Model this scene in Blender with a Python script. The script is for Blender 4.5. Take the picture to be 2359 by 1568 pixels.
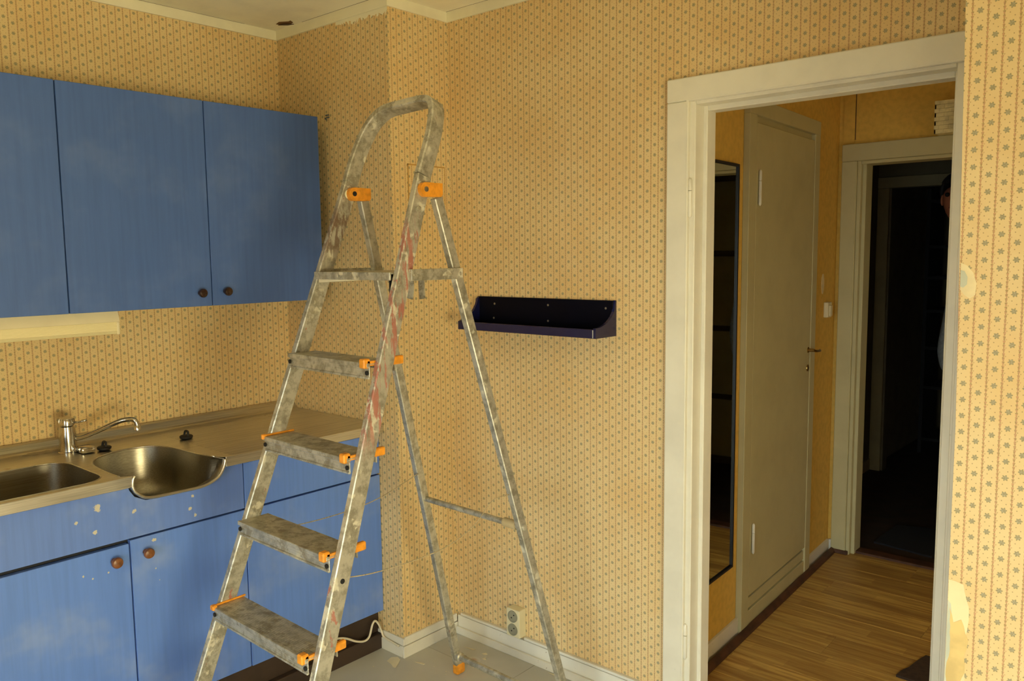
import bpy, bmesh, math, random
from mathutils import Vector, Matrix
random.seed(7)
for o in list(bpy.data.objects): bpy.data.objects.remove(o, do_unlink=True)
scn = bpy.context.scene
COL = scn.collection
# ---------------------------------------------------------------- camera
cam_d = bpy.data.cameras.new('camera'); cam = bpy.data.objects.new('camera', cam_d); COL.objects.link(cam)
cam_d.sensor_fit = 'HORIZONTAL'; cam_d.sensor_width = 36.0; cam_d.lens = 1885.8 / 2359 * 36; cam_d.clip_start = 0.02
yaw, pitch, roll = -0.7185, 0.1046, -0.0115
fw = Vector((math.sin(yaw) * math.cos(pitch), math.cos(yaw) * math.cos(pitch), -math.sin(pitch)))
r0 = Vector((math.cos(yaw), -math.sin(yaw), 0)); u0 = r0.cross(fw)
Rr = r0 * math.cos(roll) + u0 * math.sin(roll); Uu = -r0 * math.sin(roll) + u0 * math.cos(roll)
m = Matrix((Rr, Uu, -fw)).transposed().to_4x4(); m.translation = Vector((2.325, -2.298, 1.55))
cam.matrix_world = m
scn.camera = cam
# ---------------------------------------------------------------- world and light
w = bpy.data.worlds.new('world'); scn.world = w; w.use_nodes = True
w.node_tree.nodes['Background'].inputs[0].default_value = (0.75, 0.85, 1.0, 1); w.node_tree.nodes['Background'].inputs[1].default_value = 0.015

def area(name, loc, target, sx, sy, power, color, spread=180):
    d = bpy.data.lights.new(name, 'AREA'); d.shape = 'RECTANGLE'; d.size = sx; d.size_y = sy; d.energy = power; d.color = color; d.spread = math.radians(spread)
    o = bpy.data.objects.new(name, d); COL.objects.link(o); o.location = loc
    o.rotation_euler = (Vector(target) - Vector(loc)).to_track_quat('-Z', 'Y').to_euler(); return o
area('window_light_back', (2.30, -4.02, 1.10), (1.2, 0, -0.65), 1.5, 1.0, 21, (0.82, 0.96, 1.0), 78)
area('window_light_right', (4.12, -2.40, 0.92), (0.0, -2.0, 1.05), 1.1, 0.8, 30, (1.0, 0.87, 0.50), 98)
area('hall_fill_light', (3.18, 0.55, 0.9), (1.0, 0.45, 0.5), 0.6, 0.9, 12, (1.0, 0.80, 0.42))  # added fill brightening the hallway from its unseen right end; no fixture there
sd = bpy.data.lights.new('sun', 'SUN'); sd.energy = 42; sd.angle = math.radians(.6); sd.color = (1.0, .90, .66)
so_ = bpy.data.objects.new('sun', sd); COL.objects.link(so_); so_.rotation_euler = Vector((-.75, .35, -.55)).to_track_quat('-Z', 'Y').to_euler()
scn.view_settings.view_transform = 'Standard'; scn.view_settings.look = 'None'
scn.view_settings.gamma = 1.0; scn.view_settings.use_curve_mapping = False; scn.view_settings.exposure = 0.0

# ================================================================ helpers
def s2l(c):
    return tuple(((v / 255) / 12.92 if v / 255 <= 0.04045 else ((v / 255 + 0.055) / 1.055) ** 2.4) for v in c)
def uvmap(me):
    uv = me.uv_layers.new(name='UVMap')
    for p in me.polygons:
        n = p.normal; ax = max(range(3), key=lambda i: abs(n[i]))
        for li in p.loop_indices:
            v = me.vertices[me.loops[li].vertex_index].co
            uv.data[li].uv = (v.y, v.z) if ax == 0 else ((v.x, v.z) if ax == 1 else (v.x, v.y))
def worg(o):
    v = Vector((0, 0, 0))
    while o is not None: v += Vector(o.location); o = o.parent
    return v
def obj(name, bm, mat, parent=None, smooth=False, label=None):
    """bm is in world coordinates; becomes one mesh object"""
    bmesh.ops.recalc_face_normals(bm, faces=bm.faces)
    me = bpy.data.meshes.new(name); bm.to_mesh(me); bm.free(); me.update()
    uvmap(me)
    if parent is not None:
        me.transform(Matrix.Translation(-worg(parent)))
    if smooth:
        for p in me.polygons: p.use_smooth = True
    me.materials.append(mat)
    o = bpy.data.objects.new(name, me); COL.objects.link(o)
    if parent is not None: o.parent = parent
    if smooth == 'auto':
        me.set_sharp_from_angle(angle=math.radians(38))
    if label: o['label'] = label
    return o
def thing(name, label, cat, loc=(0, 0, 0), group=None):
    o = bpy.data.objects.new(name, None); COL.objects.link(o); o.location = loc; o.empty_display_size = .1
    o['label'] = label; o['category'] = cat
    if group: o['group'] = group
    return o
def tag(o, label, cat, group=None):
    o['label'] = label; o['category'] = cat
    if group: o['group'] = group
    return o
def struct(o): o['kind'] = 'structure'; return o
def sthing(name, loc=(0, 0, 0)):
    o = bpy.data.objects.new(name, None); COL.objects.link(o); o.location = loc; o['kind'] = 'structure'; return o
BM = bmesh.new
def box(bm, a, b, bev=0, seg=1):
    x0, x1 = sorted((a[0], b[0])); y0, y1 = sorted((a[1], b[1])); z0, z1 = sorted((a[2], b[2]))
    vs = [bm.verts.new(p) for p in ((x0,y0,z0),(x1,y0,z0),(x1,y1,z0),(x0,y1,z0),(x0,y0,z1),(x1,y0,z1),(x1,y1,z1),(x0,y1,z1))]
    fs = [bm.faces.new([vs[i] for i in q]) for q in ((0,3,2,1),(4,5,6,7),(0,1,5,4),(1,2,6,5),(2,3,7,6),(3,0,4,7))]
    if bev:
        es = list({e for f in fs for e in f.edges})
        bmesh.ops.bevel(bm, geom=es, offset=bev, segments=seg, profile=.5, affect='EDGES')
    return bm
def B1(a, b, bev=0, seg=1): return box(BM(), a, b, bev, seg)
def hexa(bm, pts, bev=0):
    """8 points: bottom 4 ccw then top 4"""
    vs = [bm.verts.new(p) for p in pts]
    fs = [bm.faces.new([vs[i] for i in q]) for q in ((0,3,2,1),(4,5,6,7),(0,1,5,4),(1,2,6,5),(2,3,7,6),(3,0,4,7))]
    if bev: bmesh.ops.bevel(bm, geom=list({e for f in fs for e in f.edges}), offset=bev, segments=1, affect='EDGES')
    return bm
def prism(bm, poly, axis, a, b):
    """poly: 2-D points in the two other axes (x:(y,z) y:(x,z) z:(x,y)), extruded from a to b"""
    def P(p, t): return (t, p[0], p[1]) if axis == 'x' else ((p[0], t, p[1]) if axis == 'y' else (p[0], p[1], t))
    va = [bm.verts.new(P(p, a)) for p in poly]; vb = [bm.verts.new(P(p, b)) for p in poly]
    n = len(poly)
    for i in range(n): bm.faces.new((va[i], va[(i+1) % n], vb[(i+1) % n], vb[i]))
    for ring in (va, vb):
        if n <= 4: bm.faces.new(ring)
        else: bmesh.ops.triangle_fill(bm, use_beauty=True, edges=[bm.edges.get((ring[i], ring[(i+1) % n])) for i in range(n)])
    return bm
def sweep(bm, pts, prof, up=None, closed=False, cap=True):
    """sweep 2-D profile (side, up) along a polyline"""
    pts = [Vector(p) for p in pts]; n = len(pts); rings = []
    last = None
    for i, p in enumerate(pts):
        if closed: t = pts[(i+1) % n] - pts[i-1]
        else: t = pts[min(i+1, n-1)] - pts[max(i-1, 0)]
        t.normalize()
        if up is not None: a = Vector(up)
        else:
            a = last if last is not None else (Vector((0, 0, 1)) if abs(t.z) < .9 else Vector((1, 0, 0)))
        s = t.cross(a); s.normalize(); a2 = s.cross(t); a2.normalize(); last = a2
        rings.append([bm.verts.new(p + s * q[0] + a2 * q[1]) for q in prof])
    m_ = len(prof)
    for i in range(n if closed else n-1):
        A, Bq = rings[i], rings[(i+1) % n]
        for j in range(m_): bm.faces.new((A[j], A[(j+1) % m_], Bq[(j+1) % m_], Bq[j]))
    if cap and not closed:
        bm.faces.new(rings[0]); bm.faces.new(rings[-1])
    return bm
def circ(r, n=12): return [(r * math.cos(2*math.pi*i/n), r * math.sin(2*math.pi*i/n)) for i in range(n)]
def rectp(wd, h, b=0.0):
    if not b: return [(-wd/2,-h/2),(wd/2,-h/2),(wd/2,h/2),(-wd/2,h/2)]
    return [(-wd/2+b,-h/2),(wd/2-b,-h/2),(wd/2,-h/2+b),(wd/2,h/2-b),(wd/2-b,h/2),(-wd/2+b,h/2),(-wd/2,h/2-b),(-wd/2,-h/2+b)]
def tube(bm, pts, r, n=10): return sweep(bm, pts, circ(r, n))
def lathe(bm, prof, org, axis, n=24):
    """prof: (distance along axis, radius)"""
    ax = Vector(axis).normalized(); a = Vector((0,0,1)) if abs(ax.z) < .9 else Vector((1,0,0))
    s = ax.cross(a).normalized(); t = ax.cross(s); o = Vector(org); rings = []
    for d, r in prof:
        if r < 1e-5: rings.append([bm.verts.new(o + ax*d)])
        else: rings.append([bm.verts.new(o + ax*d + s*(r*math.cos(2*math.pi*i/n)) + t*(r*math.sin(2*math.pi*i/n))) for i in range(n)])
    for A, Bq in zip(rings, rings[1:]):
        for j in range(n):
            k = (j+1) % n
            if len(A) == 1 and len(Bq) == 1: continue
            if len(A) == 1: bm.faces.new((A[0], Bq[k], Bq[j]))
            elif len(Bq) == 1: bm.faces.new((A[j], A[k], Bq[0]))
            else: bm.faces.new((A[j], A[k], Bq[k], Bq[j]))
    if len(rings[0]) > 1: bm.faces.new(rings[0])
    if len(rings[-1]) > 1: bm.faces.new(rings[-1])
    return bm
def smoothpath(pts, k=6):
    P = [Vector(p) for p in pts]; out = []
    for i in range(len(P)-1):
        p0 = P[max(i-1,0)]; p1 = P[i]; p2 = P[i+1]; p3 = P[min(i+2, len(P)-1)]
        for j in range(k):
            t = j/k; out.append(0.5*((2*p1)+(-p0+p2)*t+(2*p0-5*p1+4*p2-p3)*t*t+(-p0+3*p1-3*p2+p3)*t**3))
    out.append(P[-1]); return out

# ================================================================ materials
class NT:
    def __init__(s, name):
        s.m = bpy.data.materials.new(name); s.m.use_nodes = True; s.t = s.m.node_tree; s.n = s.t.nodes; s.l = s.t.links
        s.b = s.n['Principled BSDF']; s.tc = s.n.new('ShaderNodeTexCoord')
    def set(s, inp, v):
        if isinstance(v, (int, float)): inp.default_value = v
        elif isinstance(v, tuple): inp.default_value = v if len(v) == len(inp.default_value) else tuple(v) + (1,)
        else: s.l.new(v, inp)
    def M(s, op, a, b=0.0, c=None, clamp=False):
        n = s.n.new('ShaderNodeMath'); n.operation = op; n.use_clamp = clamp
        s.set(n.inputs[0], a); s.set(n.inputs[1], b)
        if c is not None: s.set(n.inputs[2], c)
        return n.outputs[0]
    def step(s, x, lo, hi):
        n = s.n.new('ShaderNodeMapRange'); n.interpolation_type = 'SMOOTHSTEP'
        s.set(n.inputs[0], x); n.inputs[1].default_value = lo; n.inputs[2].default_value = hi; return n.outputs[0]
    def mix(s, f, a, b, mode='MIX'):
        n = s.n.new('ShaderNodeMix'); n.data_type = 'RGBA'; n.blend_type = mode
        s.set(n.inputs[0], f); s.set(n.inputs[6], a); s.set(n.inputs[7], b); return n.outputs[2]
    def map(s, sc=(1,1,1), loc=(0,0,0), src='Object', rot=(0,0,0)):
        n = s.n.new('ShaderNodeMapping'); s.l.new(s.tc.outputs[src], n.inputs[0])
        n.inputs['Scale'].default_value = sc; n.inputs['Location'].default_value = loc; n.inputs['Rotation'].default_value = rot; return n.outputs[0]
    def noise(s, vec, scale, detail=3, rough=.5, dim='3D', dist=0):
        n = s.n.new('ShaderNodeTexNoise'); n.noise_dimensions = dim; s.l.new(vec, n.inputs['Vector'])
        n.inputs['Scale'].default_value = scale; n.inputs['Detail'].default_value = detail; n.inputs['Roughness'].default_value = rough
        n.inputs['Distortion'].default_value = dist
        return n.outputs[0]
    def bump(s, h, strength=.2, dist=.002):
        n = s.n.new('ShaderNodeBump'); n.inputs['Strength'].default_value = strength; n.inputs['Distance'].default_value = dist
        s.l.new(h, n.inputs['Height']); s.l.new(n.outputs[0], s.b.inputs['Normal'])
    def out(s, col, rough=.5, metal=0.0, spec=None):
        s.set(s.b.inputs['Base Color'], col); s.set(s.b.inputs['Roughness'], rough); s.set(s.b.inputs['Metallic'], metal)
        if spec is not None: s.b.inputs['Specular IOR Level'].default_value = spec
        return s.m
    def sep(s, v):
        n = s.n.new('ShaderNodeSeparateXYZ'); s.l.new(v, n.inputs[0]); return n.outputs[0], n.outputs[1], n.outputs[2]

def plain(name, rgb, rough=.5, metal=0.0, var=.08, scale=8, bump=0):
    t = NT(name); v = t.map(); c = s2l(rgb)
    n = t.noise(v, scale, 4)
    d = tuple(x * (1 - var * 2.2) for x in c)
    col = t.mix(t.step(n, .35, .7), c, d)
    if bump: t.bump(t.noise(v, scale * 12, 3), bump, .001)
    return t.out(col, rough, metal)

def wallpaper(name, u0, v0, base=(226, 201, 148)):
    P, Q = 0.0265, 0.0321
    t = NT(name); x, y, _ = t.sep(t.map(src='UV', loc=(-u0, -v0, 0)))
    M = t.M
    uu = M('DIVIDE', x, P); i = M('FLOOR', uu); fx = M('SUBTRACT', M('SUBTRACT', uu, i), .5)      # 0 in strip middle
    odd = M('MULTIPLY', M('MODULO', M('ABSOLUTE', i), 2.0), .5)
    vv = M('ADD', M('DIVIDE', y, Q), odd); j = M('FLOOR', vv); fy = M('SUBTRACT', M('SUBTRACT', vv, j), .5)
    X = M('MULTIPLY', fx, P); Y = M('MULTIPLY', fy, Q)
    def rad(a, b, cx, cy): return M('SQRT', M('ADD', M('POWER', M('SUBTRACT', a, cx), 2.0), M('POWER', M('SUBTRACT', b, cy), 2.0)))
    uv = t.map(src='UV')
    nz = t.noise(uv, 420, 2, .6)
    r = rad(X, Y, 0, 0); ang = M('ARCTAN2', Y, X)
    pet = M('ADD', 0.0050, M('MULTIPLY', M('SINE', M('ADD', M('MULTIPLY', ang, 6.0), .6)), .0011))
    fl = t.step(M('SUBTRACT', M('ADD', r, M('MULTIPLY', M('SUBTRACT', nz, .5), .0035)), pet), .0006, -.0006)
    shade = t.M('MULTIPLY', t.step(t.noise(uv, 520, 1, .5), .38, .54), 1.0)
    flc = t.mix(t.M('MAXIMUM', t.M('MULTIPLY', shade, .8), t.step(r, .0030, .0052)), s2l((172, 166, 142)), s2l((142, 130, 90)))
    # two dots between flowers (fy wraps; use distance to +-.1 of the cell edge)
    yy = M('SUBTRACT', M('FRACT', vv), 1.0); yb = M('FRACT', vv)
    d1 = rad(X, M('MULTIPLY', M('SUBTRACT', yb, .10), Q), -.0040, 0)
    d2 = rad(X, M('MULTIPLY', M('ADD', yy, .10), Q), .0040, 0)
    d1b = M('MINIMUM', d1, d2)
    dots = t.step(d1b, .00125, .00085)
    # vine at strip borders
    ev = M('SUBTRACT', .5, M('ABSOLUTE', fx)); E = M('MULTIPLY', ev, P)
    side = M('SIGN', fx)                                              # -1 right of the vine, +1 left
    vy = M('FRACT', M('DIVIDE', y, Q / 4)); body = M('ADD', .0007, M('MULTIPLY', vy, .0018))
    vine = t.step(M('SUBTRACT', M('ADD', E, M('MULTIPLY', M('SUBTRACT', nz, .5), .0022)), body), .0005, -.0005)
    ly = M('SUBTRACT', M('FRACT', M('DIVIDE', y, Q / 2)), .62)
    right = M('LESS_THAN', fx, 0.0)
    leaf = t.step(rad(E, M('MULTIPLY', ly, Q / 2), .0034, 0), .0018, .0009)
    leaf = M('MULTIPLY', leaf, right)
    vc = t.mix(t.step(t.noise(uv, 260, 1), .42, .6), s2l((196, 146, 108)), s2l((158, 130, 84)))
    age = t.noise(t.map(src='UV'), 2.2, 4, .6)
    bs = t.mix(t.step(age, .4, .75), s2l(base), s2l(tuple(int(c * k) for c, k in zip(base, (.98, .93, .84)))))
    mot = t.noise(uv, 14, 2, .5); bs = t.mix(t.M('MULTIPLY', t.step(mot, .4, .75), .5), bs, s2l((222, 190, 134)))
    c = t.mix(M('MULTIPLY', vine, .85), bs, vc); c = t.mix(M('MULTIPLY', leaf, .55), c, vc)
    c = t.mix(M('MULTIPLY', dots, .75), c, s2l((150, 118, 84))); c = t.mix(M('MULTIPLY', fl, .9), c, flc)
    t.bump(t.noise(uv, 900, 2), .15, .0004)
    return t.out(c, .55, 0, .3)

def spotted_paint(name, base, spots, smear=.4, chip=(196, 190, 170), plane='x', rough=.42):
    """painted board: vertical brush streaks, pale smears, chips at given (u, v, r)"""
    t = NT(name); uv = t.map(src='UV'); x, y, _ = t.sep(uv)
    st = t.noise(t.map(src='UV', sc=(60, 2.5, 1)), 1.0, 4, .6)
    c = t.mix(t.step(st, .3, .75), s2l(base), s2l(tuple(int(v * .95) for v in base)))
    big = t.noise(uv, 3.5, 4, .6)
    c = t.mix(t.M('MULTIPLY', t.step(big, .48, .72), smear), c, s2l((150, 168, 205)))
    sm = t.noise(t.map(src='UV', sc=(1, .6, 1), loc=(3, 1, 0)), 34, 5, .75)
    c = t.mix(t.M('MULTIPLY', t.step(sm, .70, .78), smear), c, s2l((178, 182, 190)))
    nz = t.noise(uv, 85, 4, .7)
    acc = None
    for (a, b, r) in spots:
        d = t.M('SQRT', t.M('ADD', t.M('POWER', t.M('SUBTRACT', x, a), 2.0), t.M('POWER', t.M('SUBTRACT', y, b), 2.0)))
        d = t.M('SUBTRACT', t.M('DIVIDE', d, r), t.M('MULTIPLY', nz, 2.4))
        acc = d if acc is None else t.M('MINIMUM', acc, d)
    if acc is not None: c = t.mix(t.step(acc, -.42, -.55), c, s2l(chip))
    rr = t.M('ADD', rough, t.M('MULTIPLY', big, .15))
    t.bump(st, .12, .001)
    return t.out(c, rr, 0, .45)

def white_paint(name, rgb, rough=.38, chips=.0):
    t = NT(name); v = t.map()
    n = t.noise(v, 5, 4, .6); c = t.mix(t.step(n, .35, .75), s2l(rgb), s2l(tuple(int(k * .95) for k in rgb)))
    if chips:
        f = t.noise(v, 55, 4, .7); c = t.mix(t.M('MULTIPLY', t.step(f, .70, .73), chips), c, s2l((120, 98, 70)))
    t.bump(t.noise(v, 60, 2), .08, .001)
    return t.out(c, rough, 0, .45)

def aluminium(name, red=0.0, white=.5, grime=.5, seed=0, tread=False, zone=None, zcol=(158, 88, 70), zt=.50):
    t = NT(name); v = t.map(loc=(seed * 1.7, seed, seed * .6))
    base = s2l((200, 196, 178)); c = t.mix(t.step(t.noise(v, 30, 4, .7), .4, .65), base, s2l((158, 153, 134)))
    met = 0.6
    wmask = t.M('MULTIPLY', t.step(t.noise(v, 22, 5, .68), .62 - .08 * white, .68 - .08 * white), min(1, .45 + white * .4))
    c = t.mix(wmask, c, s2l((206, 198, 172)))
    g = t.M('MULTIPLY', t.step(t.noise(t.map(loc=(7 + seed, 3, 1)), 24, 5, .7), .62 - .12 * grime, .72 - .1 * grime), .75 * grime)
    c = t.mix(g, c, s2l((120, 108, 82)))
    if red:
        x, y, z = t.sep(t.tc.outputs['Object'])
        rn = t.noise(t.map(sc=(1, 1, .42), loc=(2 + seed, 5, 2)), 26, 5, .68)
        lim = .70 - .14 * red
        rm = t.step(rn, lim, lim + .035)
        if zone:
            zm = t.M('MULTIPLY', t.step(z, zone[0], zone[0] + .12), t.step(z, zone[1] + .04, zone[1] - .04))
            rz = t.step(t.noise(t.map(sc=(2.0, 2.0, .32), loc=(9, 4, 2)), 30, 6, .72), zt, zt + .05)
            zmask = t.M('MULTIPLY', zm, rz)
        c = t.mix(t.M('MULTIPLY', rm, .85), c, s2l((158, 88, 70)))
        if zone: c = t.mix(t.M('MULTIPLY', zmask, .85), c, s2l(zcol)); rm = t.M('MAXIMUM', rm, zmask)
    sp = t.step(t.noise(v, 150, 2, .5), .72, .76); c = t.mix(t.M('MULTIPLY', sp, .8), c, s2l((205, 200, 180)))
    metal = t.M('MULTIPLY', t.M('SUBTRACT', 1.0, wmask), t.M('MULTIPLY', t.M('SUBTRACT', 1.0, g), met))
    if red: metal = t.M('MULTIPLY', metal, t.M('SUBTRACT', 1.0, rm))
    if tread:
        a, b, d = t.sep(t.map(src='UV')); t.bump(t.M('SINE', t.M('MULTIPLY', b, 1100.0)), .25, .001)
    else: t.bump(t.noise(v, 80, 4, .7), .25, .0015)
    return t.out(c, t.M('ADD', .42, t.M('MULTIPLY', wmask, .25)), metal)

def steel(name, ribs=False, rough=.22, tint=(222, 218, 206)):
    t = NT(name); v = t.map()
    br = t.noise(t.map(sc=(90, 1.5, 90)), 4, 3, .6)
    c = t.mix(t.step(br, .3, .7), s2l(tint), s2l(tuple(int(k * .86) for k in tint)))
    r = t.M('ADD', rough, t.M('MULTIPLY', t.noise(v, 6, 3), .16))
    if ribs:
        x, y, z = t.sep(v)
        h = t.M('ADD', t.M('SINE', t.M('MULTIPLY', x, 620.0)), t.M('MULTIPLY', t.noise(v, 160, 2), 2.0)); t.bump(h, .35, .0008)
    else: t.bump(t.noise(v, 25, 2), .05, .001)
    return t.out(c, r, 1.0)

def plank_mat(name, seed):
    t = NT(name)
    v = t.map(sc=(1.2, 22, 1), loc=(seed * 3.1, seed * 1.7, 0)); g = t.noise(v, 2.4, 6, .65, dist=.3)
    x, y, z = t.sep(t.map(loc=(seed * .37, 0, 0)))
    row = t.M('FLOOR', t.M('DIVIDE', y, .0633)); cell = t.M('FLOOR', t.M('ADD', t.M('DIVIDE', x, .42), t.M('MULTIPLY', row, .37)))
    wn = t.n.new('ShaderNodeTexWhiteNoise'); wn.noise_dimensions = '2D'
    cb = t.n.new('ShaderNodeCombineXYZ'); t.l.new(row, cb.inputs[0]); t.l.new(cell, cb.inputs[1]); t.l.new(cb.outputs[0], wn.inputs[0])
    a = t.mix(t.step(g, .34, .68), s2l((220, 186, 104)), s2l((164, 122, 60)))
    b = t.mix(t.M('MULTIPLY', wn.outputs[0], .55), a, s2l((136, 100, 54)))
    c = t.mix(t.step(t.noise(v, 9, 5, .7), .62, .74), b, s2l((104, 74, 40)))
    t.bump(g, .1, .001)
    return t.out(c, .42, 0, .4)

WP_B = wallpaper('wallpaper_back', .9136, 2.1167 - .0161)
WP_R = wallpaper('wallpaper_right', 1.9322, 1.9627 - .0161)
WP_L = wallpaper('wallpaper_left', -1.1131, .004)
WP_C = wallpaper('wallpaper_column_front', -.656, .011)
WP_S = wallpaper('wallpaper_column_side', -.2838, .007)
M_WHITE = white_paint('white_gloss_paint', (232, 226, 205), .36, .25)
M_TRIMW = white_paint('white_skirting_paint', (226, 222, 206), .5, .9)
M_CEIL = white_paint('ceiling_paint', (250, 244, 218), .7, .15)
M_CORN = white_paint('cornice_paint', (240, 234, 204), .6, .1)
M_DOORW = white_paint('closet_door_paint', (196, 188, 142), .45, .1)
M_HALLW = plain('hall_wall_fabric', (224, 184, 86), .85, 0, .06, 40, .35)
M_FLOOR = plain('grey_floor_paint', (198, 196, 184), .45, 0, .07, 3, .05)
M_BLUE_U = spotted_paint('upper_blue_paint', (72, 104, 170), [], .12)
FSP = [(-1.36,.76,.008),(-1.245,.795,.008),(-1.07,.76,.007),(-1.455,.705,.010),(-1.06,.80,.006),(-1.35,.83,.013),(-1.055,.735,.006),(-1.41,.80,.006)]
M_BLUE_F = spotted_paint('fascia_blue_paint', (100, 132, 206), [(y, z, r) for y, z, r in FSP], .75)
M_BLUE_D = spotted_paint('door_blue_paint', (98, 136, 216), [(-1.19,.69,.008),(-1.40,.64,.005),(-1.375,.625,.004),(-1.19,.60,.0035),(-1.18,.56,.0035),(-1.33,.63,.004)], .45)
M_DARK = plain('carcass_dark', (38, 40, 48), .8)
M_KICK = plain('kickboard_brown', (62, 46, 34), .6, 0, .15, 12)
M_KNOB_D = plain('dark_brown_knob', (50, 30, 22), .22, 0, .1, 60)
M_KNOB_B = plain('brown_wooden_knob', (134, 84, 46), .3, 0, .22, 70)
M_STEEL = steel('stainless_steel'); M_STEELR = steel('ribbed_steel', True, .30); M_BOWL = steel('bowl_steel', rough=.30, tint=(164, 158, 142)); M_CHROME = steel('chrome', rough=.08, tint=(214, 210, 200))
M_RUBBER = plain('black_rubber', (20, 20, 22), .55)
M_LAMPH = plain('lamp_housing', (226, 214, 178), .5, 0, .04)
def diffuser():
    t = NT('ribbed_diffuser'); x, y, z = t.sep(t.map()); t.bump(t.M('SINE', t.M('MULTIPLY', z, 1500.0)), .5, .001)
    return t.out(s2l((232, 220, 172)), .25, 0, .6)
M_DIFF = diffuser()
M_ALU_R = aluminium('paint_spattered_aluminium_red', .55, .8, .5, 1, zone=(1.02, 1.64)); M_ALU_L = aluminium('paint_spattered_aluminium_left', .35, .8, .8, 4, zone=(1.48, 1.70), zcol=(96, 66, 42), zt=.44)
M_ALU_B = aluminium('paint_spattered_aluminium_rear', .18, .6, .5, 8); M_TREAD = aluminium('dirty_tread_aluminium', .12, .3, 1.0, 2, True)
M_ALU_T = aluminium('paint_spattered_platform', .3, .9, .9, 6)
M_ORANGE = plain('orange_plastic', (234, 152, 40), .45, 0, .12, 60)
M_STRING = plain('paint_stained_string', (186, 168, 128), .9, 0, .2, 200)
M_TAPE = plain('masking_tape', (196, 174, 128), .8)
M_SHELF = plain('dark_navy_lacquer', (22, 24, 70), .25, 0, .08, 10)
M_SHELF2 = plain('black_blue_lacquer', (9, 9, 22), .4, 0, .08, 10); M_SHELF2.node_tree.nodes['Principled BSDF'].inputs['Specular IOR Level'].default_value = .08; M_SCREW = plain('screw_metal', (170, 165, 150), .35, .9)
M_FLAKE = plain('paint_flake', (232, 222, 190), .7); M_SOCK = plain('socket_plastic', (226, 216, 176), .4, 0, .03); M_SOCKD = plain('socket_recess', (150, 148, 126), .5); M_HOLE = plain('dark_hole', (18, 16, 12), .8)
M_CORD = plain('white_cord', (222, 212, 186), .5)
M_BROWN = plain('brown_quarter_round', (88, 56, 38), .6, 0, .25, 14)
M_MIRROR = NT('mirror_glass').out(s2l((215, 220, 215)), .02, 1.0); M_MFRAME = plain('blue_black_frame', (14, 20, 34), .4)
M_BRASS = plain('worn_brass', (176, 140, 76), .3, .9, .15, 60)
M_BASKET = plain('white_woven_strips', (236, 222, 166), .7, 0, .12, 30)
M_MAT = plain('dark_blue_mat', (18, 20, 30), .95, 0, .2, 60, .5)
M_MAT2 = plain('dark_brown_mat', (62, 46, 34), .95, 0, .2, 60, .5)
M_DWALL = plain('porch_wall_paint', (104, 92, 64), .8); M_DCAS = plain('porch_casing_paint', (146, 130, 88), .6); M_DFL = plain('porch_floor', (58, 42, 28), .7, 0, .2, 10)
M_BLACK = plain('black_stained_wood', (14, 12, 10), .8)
M_TORN = plain('torn_paper_backing', (226, 196, 128), .85, 0, .1, 22); M_TORN2 = plain('bare_plaster', (206, 208, 184), .85); M_TORN3 = plain('cream_backing_paper', (238, 220, 172), .85, 0, .06, 20)

# ================================================================ room shell
CZ = 2.475; HC = 2.438; XL = -.697; YC = -.297; YR = -.52
fl = struct(obj('floor', B1((XL-.1, -4.1, -.06), (4.2, .05, 0)), M_FLOOR))
for (a, b) in (((-.30,-.1815,-.0002),(1.9,-.1800,.0006)), ((.43,-4.0,-.0002),(.4315,-.012,.0006))):
    obj('floor_seam', B1(a, b), plain('floor_seam_dirt', (158, 152, 136), .7), fl)
ce = struct(obj('ceiling', B1((XL-.1, -4.1, CZ), (4.2, .1, CZ+.06)), M_CEIL))
wl = struct(obj('wall_left', B1((XL-.1, -4.1, 0), (XL, YC, CZ)), WP_L))
cf = struct(obj('wall_column', B1((XL-.1, YC, 0), (0, .11, CZ)), WP_C))
cf.data.materials.append(WP_S)
for p in cf.data.polygons:
    if p.normal.x > .9: p.material_index = 1
bm = BM(); DX0, DX1, DZ = 1.035, 1.825, 2.035
box(bm, (0, 0, 0), (DX0, .11, CZ)); box(bm, (DX0, 0, DZ), (DX1, .11, CZ)); box(bm, (DX1, 0, 0), (2.0, .11, CZ))
wb = struct(obj('wall_back', bm, WP_B))
# right wall block: its left arris leans a little
bm = BM()
hexa(bm, [(1.9355,YR,0),(4.1,YR,0),(4.1,.11,0),(1.9355,.11,0),(1.9355,YR,1.2),(4.1,YR,1.2),(4.1,.11,1.2),(1.9355,.11,1.2)])
hexa(bm, [(1.9355,YR,1.2),(4.1,YR,1.2),(4.1,.11,1.2),(1.9355,.11,1.2),(1.9195,YR,2.03),(4.1,YR,2.03),(4.1,.11,2.03),(1.9195,.11,2.03)])
hexa(bm, [(1.9195,YR,2.03),(4.1,YR,2.03),(4.1,.11,2.03),(1.9195,.11,2.03),(1.912,YR,CZ),(4.1,YR,CZ),(4.1,.11,CZ),(1.912,.11,CZ)])
wr = struct(obj('wall_right', bm, WP_R))
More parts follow.
